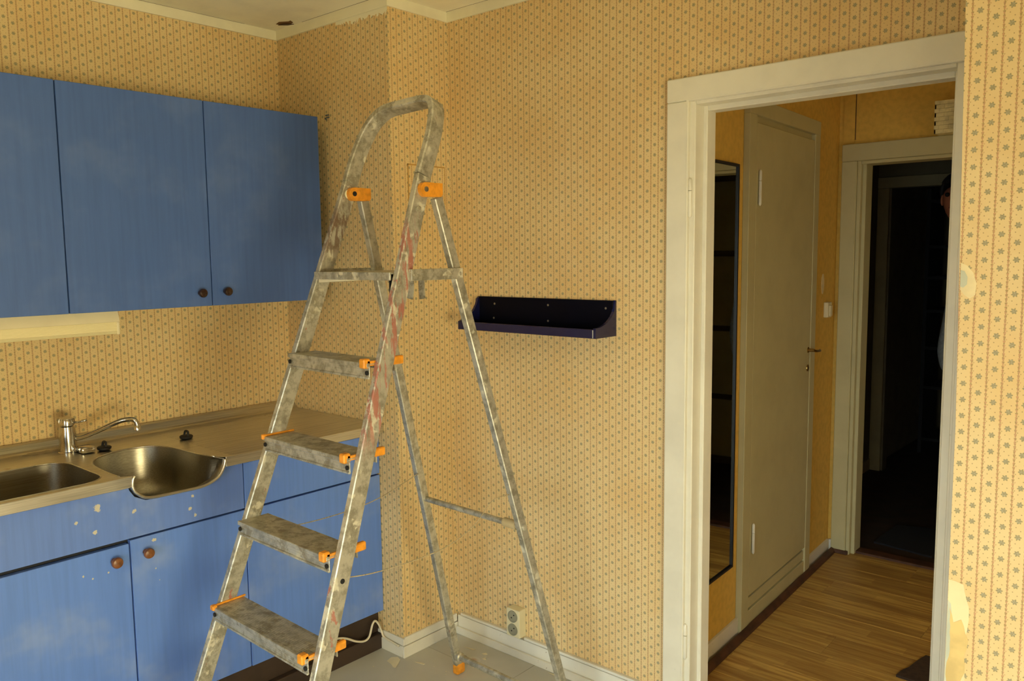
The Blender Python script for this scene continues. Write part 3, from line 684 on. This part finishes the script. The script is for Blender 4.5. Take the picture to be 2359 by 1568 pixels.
bmesh.ops.remove_doubles(bm, verts=bm.verts, dist=1e-5)
obj('fascia', bm, M_BLUE_F, low)
d = obj('door', B1((XF-.02,-1.750,.160),(XF,-1.2665,.700), .0012), M_BLUE_D, low); knob(d, XF, -1.313, .660, M_KNOB_B, .0165, .034)
d = obj('door', B1((XF-.02,-1.2620,.160),(XF,-.8815,.7085), .0012), M_BLUE_D, low); knob(d, XF, -1.218, .662, M_KNOB_B, .0160, .034)
obj('door', B1((XF-.02,Y0,.160),(XF,-1.7535,.700), .0012), M_BLUE_D, low)
obj('kickboard', B1((XF-.05,Y0,0.0),(XF-.035,-.883,.158)), M_KICK, low)
obj('floor_batten', B1((XF-.035,Y0,0),(XF-.008,-.883,.062), .002), M_KICK, low)
du = thing('drawer_base_unit', 'blue base unit with one wide drawer over a door, beside the column', 'cupboard', (-.35,-.6,0))
obj('carcass', B1((XL+.001,-.881,.16),(XF-.024,-.299,.868)), M_DARK, du)
obj('drawer', B1((XF-.02,-.8775,.712),(XF,-.299,.868), .0012), M_BLUE_D, du)
obj('door', B1((XF-.02,-.8775,.158),(XF,-.299,.7055), .0012), M_BLUE_D, du)
obj('kickboard', B1((XF-.05,-.883,0.0),(XF-.035,-.299,.156)), M_KICK, du)
obj('floor_batten', B1((XF-.035,-.883,0),(XF-.008,-.299,.062), .002), M_KICK, du)

# ================================================================ stainless sink top
sk = thing('sink_unit', 'stainless steel double sink top with ribbed draining board', 'sink', (-.4,-1.2,.875))
ZC = .9085; XE = -.087
def rr_loop(x0, x1, y0, y1, r, n=6):
    out = []
    for cx, cy, a0 in ((x1-r,y1-r,0),(x0+r,y1-r,90),(x0+r,y0+r,180),(x1-r,y0+r,270)):
        for k in range(n+1):
            a = math.radians(a0+90*k/n); out.append((cx+r*math.cos(a), cy+r*math.sin(a)))
    return out
# right bowl plan: rounded back, running out to the front edge
rb_back = [(-.11,-1.283),(-.19,-1.285),(-.30,-1.277),(-.365,-1.258),(-.410,-1.225),(-.442,-1.175),(-.455,-1.12),(-.447,-1.065),(-.418,-1.025),(-.37,-1.003),(-.28,-.996),(-.19,-.991),(-.12,-.975)]
bm = BM()
def loop(pts, z): 
    vs = [bm.verts.new((p[0], p[1], z)) for p in pts]; return vs
outer = [(XE,Y0),(-.64,Y0),(-.64,YC-.001),(XE,YC-.001),(XE,-.9565)] + [p for p in reversed(rb_back)] + [(XE,-1.2487)]
lb = rr_loop(-.455,-.110,-1.80,-1.312,.075)
ov = loop(outer, ZC); lv = loop(lb, ZC)
es = [bm.edges.new((ov[i], ov[(i+1)%len(ov)])) for i in range(len(ov))] + [bm.edges.new((lv[i], lv[(i+1)%len(lv)])) for i in range(len(lv))]
bmesh.ops.triangle_fill(bm, use_beauty=True, use_dissolve=False, edges=es)
for f in bm.faces: f.normal_update()
sheet = obj('worktop_sheet', bm, M_STEEL, sk)
q = sheet.modifiers.new('t', 'SOLIDIFY'); q.thickness = .0015; q.offset = 0
# front lip (interrupted by the bowl) and upstand
bm = BM(); box(bm, (XE-.004,Y0,.876),(XE+.002,-1.2575,ZC+.001), .0012); obj('front_edge', bm, M_STEEL, sk)
bm = BM(); box(bm, (XE-.004,-.955,.876),(XE+.002,-.2985,ZC+.001), .0012); obj('front_edge', bm, M_STEEL, sk)
bm = BM(); prism(bm, [(-.64,ZC+.0008),(-.640,ZC-.003),(-.69,ZC-.003),(-.6955,.94),(-.683,.942),(-.674,.936),(-.662,.918),(-.655,.913),(-.648,.9105)], 'y', Y0, YC-.001); obj('upstand', bm, M_STEEL, sk)
bm = BM()
for k in range(17):
    y0r = -.93; x = -.60 + k*.030
    prism(bm, [(x,ZC),(x+.006,ZC+.0016),(x+.020,ZC+.0016),(x+.026,ZC)], 'y', y0r + (0.0 if x > -.5 else 0), -.335)
obj('draining_ribs', bm, M_STEELR, sk)
# bowls
def bowl(name, rim, floor_z, inset, mat, cx, cy):
    bm = BM(); rings = []; N = 8; XS = [9,-.112,-.135,-.142,-.150,-.160,-.175,-.20,-.23]; DZ_ = [0,.004,.012]
    for k in range(N+1):
        t = max(0, k-1)/(N-1); ring = []
        for x, y, z in rim:
            kx = 1 - inset*(t**2.2); zz = z + (floor_z - z)*math.sin(t*math.pi/2)
            if k <= 2: zz = min(zz, z) if k == 0 else (z - DZ_[k] if k < 3 else zz)
            ring.append(bm.verts.new((min(cx+(x-cx)*kx, XS[k]), cy+(y-cy)*kx, zz)))
        rings.append(ring)
    n = len(rim)
    for A, Bq in zip(rings, rings[1:]):
        for j in range(n): bm.faces.new((A[j], A[(j+1)%n], Bq[(j+1)%n], Bq[j]))
    f = bm.faces.new(rings[-1])
    o = obj(name, bm, mat, sk, smooth=True); q = o.modifiers.new('t', 'SOLIDIFY'); q.thickness = .001; q.offset = 0; return o
rim3 = [(XE, y, z) for y, z in RIM] 
rimR = [(XE-.002, y, z) for y, z in RIM] + [(x, y, ZC) for x, y in reversed(rb_back)]
def dens(pts, m_=.02):
    out = []
    for i, p in enumerate(pts):
        q = pts[(i+1) % len(pts)]; L_ = math.dist(p, q); n = max(1, int(L_/m_))
        for k in range(n): out.append(tuple(p[j]+(q[j]-p[j])*k/n for j in range(3)))
    return out
bowl('bowl', dens(rimR), .745, .30, M_BOWL, -.28, -1.13)
bowl('bowl', dens([(x,y,ZC) for x, y in lb]), .760, .16, M_BOWL, -.28, -1.55)
bm = BM(); sweep(bm, smoothpath([(XE+.001,y,z) for y, z in RIM], 4), circ(.0048, 8)); obj('rolled_rim', bm, M_STEEL, sk, smooth=True)
bm = BM(); sweep(bm, [(x,y,ZC+.0005) for x, y in lb], circ(.0025, 6), closed=True); sweep(bm, smoothpath([(x,y,ZC+.0005) for x, y in rb_back], 3), circ(.0025, 6)); obj('bowl_bead', bm, M_STEEL, sk, smooth=True)
for cx_, cy_ in ((-.28,-1.13),(-.28,-1.55)):
    bm = BM(); lathe(bm, [(0,.030),(.002,.028),(.0025,.02),(.0,.015),(0,0)], (cx_,cy_,.7475 if cy_ > -1.3 else .7625), (0,0,1), 20); obj('drain', bm, M_CHROME, sk, smooth='auto')

# mixer tap
tp = thing('mixer_tap', 'chrome mixer tap with long swivel spout behind the double sink', 'tap', (-.562,-1.255,ZC))
bm = BM(); lathe(bm, [(0,.032),(.004,.032),(.006,.029),(.03,.027),(.05,.0275),(.075,.025),(.088,.0235)], (-.562,-1.255,ZC+.001), (0,0,1), 24); obj('body', bm, M_CHROME, tp, smooth='auto')
bm = BM(); lathe(bm, [(0,.0195),(.002,.0235),(.018,.0235),(.026,.021),(.030,.012),(.031,0)], (-.562,-1.255,ZC+.091), (0,0,1), 24)
hk = obj('control_cap', bm, M_CHROME, tp, smooth='auto')
bm = BM()
for k in range(14):
    a = k*math.pi/7; box(bm, (-.562+.0233*math.cos(a)-.0014,-1.255+.0233*math.sin(a)-.0014,ZC+.104),(-.562+.0233*math.cos(a)+.0014,-1.255+.0233*math.sin(a)+.0014,ZC+.116))
obj('grip_ridges', bm, M_CHROME, hk)
bm = BM(); tube(bm, [(-.555,-1.24,ZC+.10),(-.535,-1.222,ZC+.103),(-.52,-1.208,ZC+.108)], .0035, 8); obj('lever', bm, M_CHROME, hk, smooth=True)
bm = BM(); sweep(bm, smoothpath([(-.552,-1.240,ZC+.045),(-.53,-1.215,ZC+.052),(-.49,-1.175,ZC+.075),(-.455,-1.135,ZC+.098),(-.435,-1.110,ZC+.105),(-.418,-1.095,ZC+.103),(-.413,-1.090,ZC+.090),(-.412,-1.089,ZC+.078)], 5), circ(.0082, 12)); sp = obj('spout', bm, M_CHROME, tp, smooth=True)
bm = BM(); lathe(bm, [(0,.0105),(.016,.0105),(.018,.009)], (-.412,-1.089,ZC+.068), (0,0,1), 16); obj('aerator', bm, M_CHROME, sp, smooth='auto')
bm = BM(); box(bm, (-.545,-1.24,ZC+.002),(-.49,-1.195,ZC+.022), .006, 2); obj('side_valve', bm, M_CHROME, tp, smooth='auto')
def plug(loc, label):
    t = thing('sink_plug', label, 'plug', loc, 'rubber plugs on the sink')
    bm = BM(); lathe(bm, [(0,.016),(.004,.022),(.010,.023),(.013,.019),(.014,0)], loc, (0,0,1), 18); obj('stopper', bm, M_RUBBER, t, smooth='auto')
    bm = BM(); tube(bm, smoothpath([(loc[0]-.013,loc[1],loc[2]+.012),(loc[0]-.009,loc[1]+.002,loc[2]+.026),(loc[0]+.009,loc[1]+.002,loc[2]+.026),(loc[0]+.013,loc[1],loc[2]+.012)]), .004, 8); obj('grip', bm, M_RUBBER, t, smooth=True)
plug((-.440,-.906,ZC+.002), 'black rubber plug lying on the draining board right of the bowls')
plug((-.500,-1.165,ZC+.0015), 'black rubber plug at the foot of the mixer tap')

# ================================================================ wall shelf
ws = thing('wall_shelf', 'dark navy tray shelf with curved ends mounted on the wallpaper', 'shelf', (.49,0,1.27))
SX0, SX1, SZ0, SZT, SD = .158, .777, 1.273, 1.392, .118
obj('back_panel', B1((SX0,-.012,SZ0+.01),(SX1,0,SZT), .001), M_SHELF2, ws)
obj('bottom_panel', B1((SX0,-SD,SZ0),(SX1,0,SZ0+.010), .001), M_SHELF2, ws)
fr_ = [(SX0-.002,SZ0),(SX1+.002-.002,SZ0)]
bm = BM(); box(bm, (SX0,-SD-.004,SZ0),(SX1-.004,-SD+.006,SZ0+.030), .002); obj('front_rail', bm, M_SHELF, ws)
curve = [(-SD-.002,SZ0),(-SD-.002,SZ0+.034)] + [(-SD-.002+.118*t, SZ0+.034+.085*(1-(1-t*t)**.5)) for t in [i/10 for i in range(1,10)]] + [(-.006,SZT+.001),(0,SZT+.001),(0,SZ0)]
obj('end_panel', prism(BM(), curve, 'x', SX1-.004, SX1+.006), M_SHELF, ws)
curve2 = [(-SD-.002,SZ0),(-SD-.002,SZ0+.030),(-.105,SZ0+.036),(-.09,SZ0+.046),(-.07,SZ0+.052),(-.045,SZ0+.066),(-.028,SZ0+.088),(-.018,SZT-.006),(-.010,SZT),(0,SZT),(0,SZ0)]
obj('end_panel', prism(BM(), curve2, 'x', SX0-.006, SX0+.004), M_SHELF, ws)
for x, z in ((.241,1.366),(.499,1.369),(.236,1.312),(.499,1.312),(.748,1.366)):
    bm = BM(); lathe(bm, [(0,.0042),(.0012,.0038),(.0018,0)], (x,-.012,z), (0,-1,0), 12); obj('screw', bm, M_SCREW, ws, smooth='auto')
def flake(loc, pts, label, cat='paint flake', mat=M_FLAKE, tilt=0, group=None, nm='paint_flake'):
    bm = BM(); P = [(loc[0]+a, loc[1]+b) for a, b in pts]; prism(bm, P, 'z', loc[2], loc[2]+.0012)
    for v in bm.verts: v.co.z += tilt*abs(v.co.x-loc[0])
    tag(obj(nm, bm, mat), label, cat, group)
flake((.262,-.085,SZ0+.0105), [(-.02,.006),(-.005,.010),(.018,.002),(.022,-.006),(.012,-.009)], 'long cream paint flake on the left part of the navy shelf', tilt=.2, group='paint flakes on the navy shelf')
flake((.545,-.085,SZ0+.0105), [(-.006,-.006),(.004,-.008),(.010,.002),(.0,.012),(-.004,.004)], 'upright cream paint flake right of centre on the navy shelf', tilt=1.2, group='paint flakes on the navy shelf')
flake((.572,-.092,SZ0+.0105), [(-.008,-.004),(.002,-.002),(.010,-.003),(.004,.003),(.006,.008),(-.002,.003)], 'small white paint crumb on the right part of the navy shelf', tilt=.4, group='paint flakes on the navy shelf')
# floor flakes
F = [((-.005,-.345),[(-.03,.012),(-.012,.030),(.012,.022),(.03,-.004),(.045,-.030),(.035,-.034),(.008,-.022),(-.02,-.018)],'largest cream paint flake on the grey floor near the column corner'),
     ((.085,-.292),[(-.022,-.006),(.0,.006),(.02,.008),(.018,.0),(-.008,-.005)],'thin cream paint sliver on the floor left of the ladder foot'),
     ((.150,-.085),[(-.03,-.006),(.0,.002),(.025,.008),(.015,-.002)],'narrow paint sliver on the floor below the back skirting'),
     ((.225,-.080),[(-.01,-.006),(.0,.008),(.012,.004),(.006,-.008)],'small paint chip on the floor beside the rust stain'),
     ((.250,-.11),[(-.006,-.005),(.0,.006),(.014,-.002),(.004,-.006)],'smallest pale crumb on the floor near the rust stain'),
     ((.300,-.335),[(-.02,-.012),(-.012,.014),(.018,.016),(.024,-.008),(.004,-.016)],'pale square flake under the low ladder rod'),
     ((.535,-.030),[(-.03,-.004),(.02,.004),(.03,.0),(.0,-.006)],'flat white flake against the skirting near the ladder leg')]
for (x, y), p, lab in F: flake((x, y, .0006), p, lab, group='paint flakes on the kitchen floor')
bm = BM(); random.seed(3)
for k in range(70):
    x = random.uniform(-.1,1.0); y = random.uniform(-1.2,-.05)
    if x < .02 and y > -.33: continue
    a = random.uniform(.0015,.004); prism(bm, [(x-a,y-a*.6),(x+a,y-a*.3),(x+a*.4,y+a)], 'z', .0005, .0012)
o = obj('paint_crumbs', bm, M_FLAKE); tag(o, 'tiny white paint crumbs scattered over the grey kitchen floor', 'debris'); o['kind'] = 'stuff'
# rust stain on the floor
def rust():
    t = NT('rust_stained_floor'); v = t.map(); x, y, z = t.sep(v)
    d = t.M('SQRT', t.M('ADD', t.M('POWER', x, 2.0), t.M('POWER', y, 2.0)))
    n = t.noise(v, 60, 3); f = t.step(t.M('ADD', d, t.M('MULTIPLY', n, .012)), .034, .012)
    return t.out(t.mix(t.M('MULTIPLY', f, .75), s2l((198,196,184)), s2l((172, 116, 58))), .5)
bm = BM(); lathe(bm, [(0,.032),(.0004,.032)], (0,0,.0002), (0,0,1), 24)
o = obj('rust_stain', bm, rust(), fl); o.location = (.225,-.150,0)

# socket
so = thing('wall_socket', 'cream double wall socket just above the back skirting board', 'socket', (.338,0,.09))
obj('housing', B1((.305,-.040,.090),(.371,0,.200), .004, 2), M_SOCK, so)
for z in (.172,.120):
    bm = BM(); lathe(bm, [(0,.0235),(.003,.0235),(.003,.0205),(.0006,.019),(.0006,0)], (.338,-.040,z), (0,-1,0), 22); r_ = obj('outlet_well', bm, M_SOCKD, so, smooth='auto')
    bm = BM()
    for a in (-.008,.008): lathe(bm, [(0,.0030),(.0005,.0030),(.0005,0)], (.338+a*.75,-.0407,z+a*.75), (0,-1,0), 8)
    obj('pin_holes', bm, M_HOLE, r_)
# cord
bm = BM(); tube(bm, smoothpath([(-.142,-.62,.125),(-.125,-.54,.123),(-.115,-.49,.112),(-.112,-.44,.082),(-.112,-.40,.068),(-.112,-.375,.078),(-.115,-.356,.118),(-.115,-.342,.128),(-.115,-.325,.108),(-.112,-.3145,.078),(-.10,-.3125,.056),(-.05,-.3125,.050),(-.012,-.3125,.046)], 5), .0042, 8)
tag(obj('power_cord', bm, M_CORD, smooth=True), 'white cord looping out from under the blue base units', 'cord')

# ================================================================ step ladder
ld = thing('step_ladder', 'paint-spattered aluminium step ladder with orange plastic fittings standing on the kitchen floor', 'ladder', (.52,-.80,0))
def lerp(a, b, t): return Vector(a)*(1-t) + Vector(b)*t
FLB, FLT = Vector((.223,-1.372,.0)), Vector((.397,-.798,1.734)); FRB, FRT = Vector((.772,-1.387,.0)), Vector((.715,-.806,1.726))
RLB, RLT = Vector((.257,-.240,.0)), Vector((.398,-.748,1.734)); RRB, RRT = Vector((.797,-.255,.0)), Vector((.716,-.756,1.726))
def atz(b, t, z): return lerp(b, t, (z-b.z)/(t.z-b.z))
SW, ST = .047, .020           # stile width (depth), thickness
def stile(b, t, z0, z1, wdt, thk, inward, mat, nm):
    """box along the line; the line is the centre of the face at x=0 side; thickness grows towards inward (-1/+1 in x)"""
    p0, p1 = atz(b, t, z0), atz(b, t, z1); ax = (p1-p0).normalized(); dep = Vector((0,1,0)); dep = (dep - ax*dep.dot(ax)).normalized()
    sd = Vector((inward,0,0)); sd = (sd - ax*sd.dot(ax)).normalized()
    bm = BM(); q = []
    for p in (p0, p1): q += [p-dep*wdt/2, p-dep*wdt/2+sd*thk, p+dep*wdt/2+sd*thk, p+dep*wdt/2]
    hexa(bm, q, .0025); return obj(nm, bm, mat, ld)
sl = stile(FLB, FLT, .02, 1.76, SW, ST, -1, M_ALU_L, 'front_stile'); sr = stile(FRB, FRT, .02, 1.76, SW, ST, -1, M_ALU_R, 'front_stile')
rl = stile(RLB, RLT, .02, 1.715, .030, .022, -1, M_ALU_B, 'rear_leg'); rr = stile(RRB, RRT, .02, 1.705, .030, .022, -1, M_ALU_B, 'rear_leg')
# top loop
a_l = atz(FLB, FLT, 1.76) + Vector((-.011,0,0)); a_r = atz(FRB, FRT, 1.76) + Vector((-.011,0,0))
def yl(z): return FLB.y + (FLT.y-FLB.y)*(z-FLB.z)/(FLT.z-FLB.z)
PTS = [a_l, (.394,yl(1.82),1.82), (.405,yl(1.870),1.870), (.424,yl(1.915),1.915), (.452,yl(1.946),1.946), (.49,yl(1.962),1.962), (.55,yl(1.966),1.966), (.60,yl(1.968),1.968), (.645,yl(1.968),1.968), (.676,yl(1.960),1.960), (.693,yl(1.938),1.938), (.701,yl(1.90),1.90), (.703,yl(1.85),1.85), a_r]
nrm = (Vector((1,0,0)).cross((FLT-FLB))).normalized()
if nrm.y > 0: nrm = -nrm
bm = BM(); sweep(bm, smoothpath(PTS, 4), rectp(ST, SW, .003), up=tuple(nrm)); obj('top_loop', bm, M_ALU_T, ld, smooth='auto')
# treads
lab = ['lowest visible tread', '', '', '']
def in_x(z, s): return (atz(FLB,FLT,z).x if s < 0 else atz(FRB,FRT,z).x-ST)
for i in range(-2, 4):
    z = .600 + .227*i
    yl_, yr_ = atz(FLB,FLT,z).y, atz(FRB,FRT,z).y; xl, xr = in_x(z,-1), in_x(z,1)
    bm = BM(); F0, B0 = -.046, .046
    # channel tread: top plate, deep front flange with lip, small rear flange
    def run(y0, y1, z0, z1):
        hexa(bm, [(xl,yl_+y0,z0),(xr,yr_+y0,z0),(xr,yr_+y1,z0),(xl,yl_+y1,z0),(xl,yl_+y0,z1),(xr,yr_+y0,z1),(xr,yr_+y1,z1),(xl,yl_+y1,z1)], .0012)
    run(F0, B0, z-.004, z); run(F0-.004, F0+.006, z-.010, z+.0015); run(F0+.004, F0+.007, z-.036, z-.002); run(B0-.004, B0, z-.028, z-.002); run(F0+.001, F0+.008, z-.040, z-.034)
    st_ = obj('tread', bm, M_TREAD, ld)
    if i >= 0:
        # orange end fittings
        bm = BM(); box(bm, (xr-.022,yr_+F0-.012,z-.012),(xr-.0005,yr_+F0+.010,z+.012), .003); box(bm, (xr-.006,yr_+F0,z-.006),(xr-.0005,yr_+B0,z+.006)); box(bm, (xr-.004,yr_+.030,z-.010),(xr+.010,yr_+.066,z+.012), .003)
        obj('orange_cap', bm, M_ORANGE, st_)
        if i in (0, 2):
            bm = BM(); box(bm, (xl+.0005,yl_+F0-.010,z-.006),(xl+.016 if i == 0 else xl+.010,yl_+F0+.004,z+.008), .002); box(bm, (xl+.0005,yl_+F0,z+.0005),(xl+.005,yl_+B0+.004,z+.006), .001); obj('orange_cap', bm, M_ORANGE, st_)
        for rp in ((xl+.004, yl_+F0+.002, z-.022), (xr-.006, yr_+F0+.002, z-.024)):
            bm = BM(); lathe(bm, [(0,.006),(.003,.006),(.004,0)], rp, (0,-1,0), 10); obj('rivet', bm, M_HOLE, st_, smooth='auto')
# platform
zp = 1.507; yl_, yr_ = atz(FLB,FLT,zp).y, atz(FRB,FRT,zp).y; xl, xr = in_x(zp,-1), in_x(zp,1)
yb_ = atz(RLB,RLT,zp).y
bm = BM()
box(bm, (xl+.001,yl_-.040,zp-.004),(xr-.001,yb_+.02,zp), .001); box(bm, (xl+.001,yl_-.043,zp-.020),(xr-.001,yl_-.037,zp+.001), .001); box(bm, (xl+.001,yb_+.016,zp-.018),(xr-.001,yb_+.022,zp))
pl = obj('platform', bm, M_ALU_T, ld)
bm = BM(); box(bm, (xr+ST+.000,yr_+.01,zp-.022),(xr+ST+.012,atz(RRB,RRT,zp).y+.012,zp+.008), .001); obj('platform_bracket', bm, M_ALU_T, pl)
bm = BM(); box(bm, (xl-ST-.012,yl_+.0,zp-.020),(xl-ST,atz(RLB,RLT,zp).y+.012,zp+.008), .001); obj('platform_bracket', bm, M_ALU_T, pl)
for k, (x, y) in enumerate(((.452,-.62),(.478,-.60))):
    bm = BM(); sweep(bm, smoothpath([(x,y,zp-.004),(x,y,zp-.055),(x+.004*(1 if k else -1),y-.002,zp-.088)]), rectp(.024,.004), up=(0,1,0)); obj('hook_tab', bm, M_TREAD, pl)
bm = BM(); box(bm, (xr-.024,yr_-.02,zp-.075),(xr-.018,yr_+.01,zp-.004), .001); obj('strut', bm, M_HOLE, pl)
bm = BM(); hexa(bm, [(xl+.004,yl_-.030,zp-.030),(xl+.13,yl_-.030,zp-.023),(xl+.13,yl_+.06,zp-.023),(xl+.004,yl_+.06,zp-.030),(xl+.004,yl_-.030,zp-.0205),(xl+.13,yl_-.030,zp-.0205),(xl+.13,yl_+.06,zp-.0205),(xl+.004,yl_+.06,zp-.0205)]); obj('pale_under_strip', bm, M_FLAKE, pl)
# bolts
def bolt(p, r=.009, L=.006, ax=(1,0,0), mat=None, parent=ld):
    bm = BM(); lathe(bm, [(0,r),(L*.6,r),(L,r*.5),(L*1.05,0)], p, ax, 14); return obj('bolt', bm, mat or M_ALU_B, parent, smooth='auto')
bolt(atz(RRB,RRT,1.500)+Vector((.0,0,0)), .010, .008)
bolt(atz(RRB,RRT,.728)+Vector((.0,0,0)), .010, .007)
bolt(atz(FRB,FRT,1.672), .008, .003); bolt(atz(FRB,FRT,.765), .0065, .002, mat=M_HOLE)
# cross rods of the rear frame
def rod(z, r):
    a, b = atz(RLB,RLT,z), atz(RRB,RRT,z); bm = BM(); tube(bm, [a+Vector((-.004,0,0)), b+Vector((-ST+.004,0,0))], r, 14)
    o = obj('cross_rod', bm, M_ALU_B, ld, smooth='auto'); return o, a, b
o, a, b = rod(.728, .0095); 
bm = BM(); tube(bm, [lerp(a,b,.82), lerp(a,b,.85), lerp(a,b,.935)], .0145, 14); obj('tape_wrap', bm, M_TAPE, o, smooth='auto')
o, a, b = rod(.075, .0115); bm = BM(); lathe(bm, [(0,.018),(.012,.018),(.016,.013),(.035,.0125)], a, (1,0,0), 14); obj('collar', bm, M_ALU_B, o, smooth='auto')
# orange hinges
def hinge(x0, x1, y, z, nm='hinge_block'):
    bm = BM(); pr = []
    for k in range(9): a_ = math.radians(90+180*k/8); pr.append((y+.012+.019*math.cos(a_), z+.019*math.sin(a_)))
    pr += [(y+.066,z-.017),(y+.072,z-.010),(y+.072,z+.019)]
    prism(bm, pr, 'x', x0, x1); o = obj(nm, bm, M_ORANGE, ld)
    bm = BM(); lathe(bm, [(0,.007),(.002,.007),(.003,0)], (x1,y+.012,z+.001), (1,0,0), 14); obj('rivet', bm, M_SCREW if x1 > .6 else M_HOLE, o, smooth='auto')
    return o
hinge(.7145, .728, -.818, 1.722); hinge(.397, .414, -.806, 1.728)
bm = BM(); lathe(bm, [(0,.014),(.003,.014),(.004,.011)], (.397,-.802,1.728), (1,0,0), 16); obj('washer', bm, M_SOCK, ld, smooth='auto')
# feet
def foot(p, wd_, dp, nm='foot'):
    bm = BM(); box(bm, (p.x-ST-.004,p.y-dp/2-.003,0.0005),(p.x+.004,p.y+dp/2+.003,.042), .007, 2); return obj(nm, bm, M_ORANGE, ld, smooth='auto')
foot(atz(RLB,RLT,.02),.0,.036); foot(atz(RRB,RRT,.02),0,.036); foot(atz(FLB,FLT,.02),0,.058); foot(atz(FRB,FRT,.02),0,.058)
# strings tying front and rear frames
def string(pts, lbl):
    bm = BM(); tube(bm, smoothpath(pts, 6), .0014, 6); o = obj('string', bm, M_STRING, ld, smooth=True); return o
zf = .78
pa = atz(FLB,FLT,.785); pb = atz(RLB,RLT,.826)
string([pa+Vector((0,.02,0)), lerp(pa,pb,.25)+Vector((0,0,-.028)), lerp(pa,pb,.5)+Vector((0,0,-.040)), lerp(pa,pb,.72)+Vector((0,0,-.035)), pb+Vector((0,-.012,0))], '')
pa = atz(FRB,FRT,.765); pb = atz(RRB,RRT,.838)
string([pa+Vector((-.011,.02,0)), lerp(pa,pb,.20)+Vector((-.011,0,-.030)), lerp(pa,pb,.50)+Vector((-.011,0,-.056)), lerp(pa,pb,.66)+Vector((-.011,0,-.050)), lerp(pa,pb,.76)+Vector((-.011,0,-.030)), lerp(pa,pb,.86)+Vector((-.011,0,.008)), pb+Vector((-.011,-.012,0))], '')
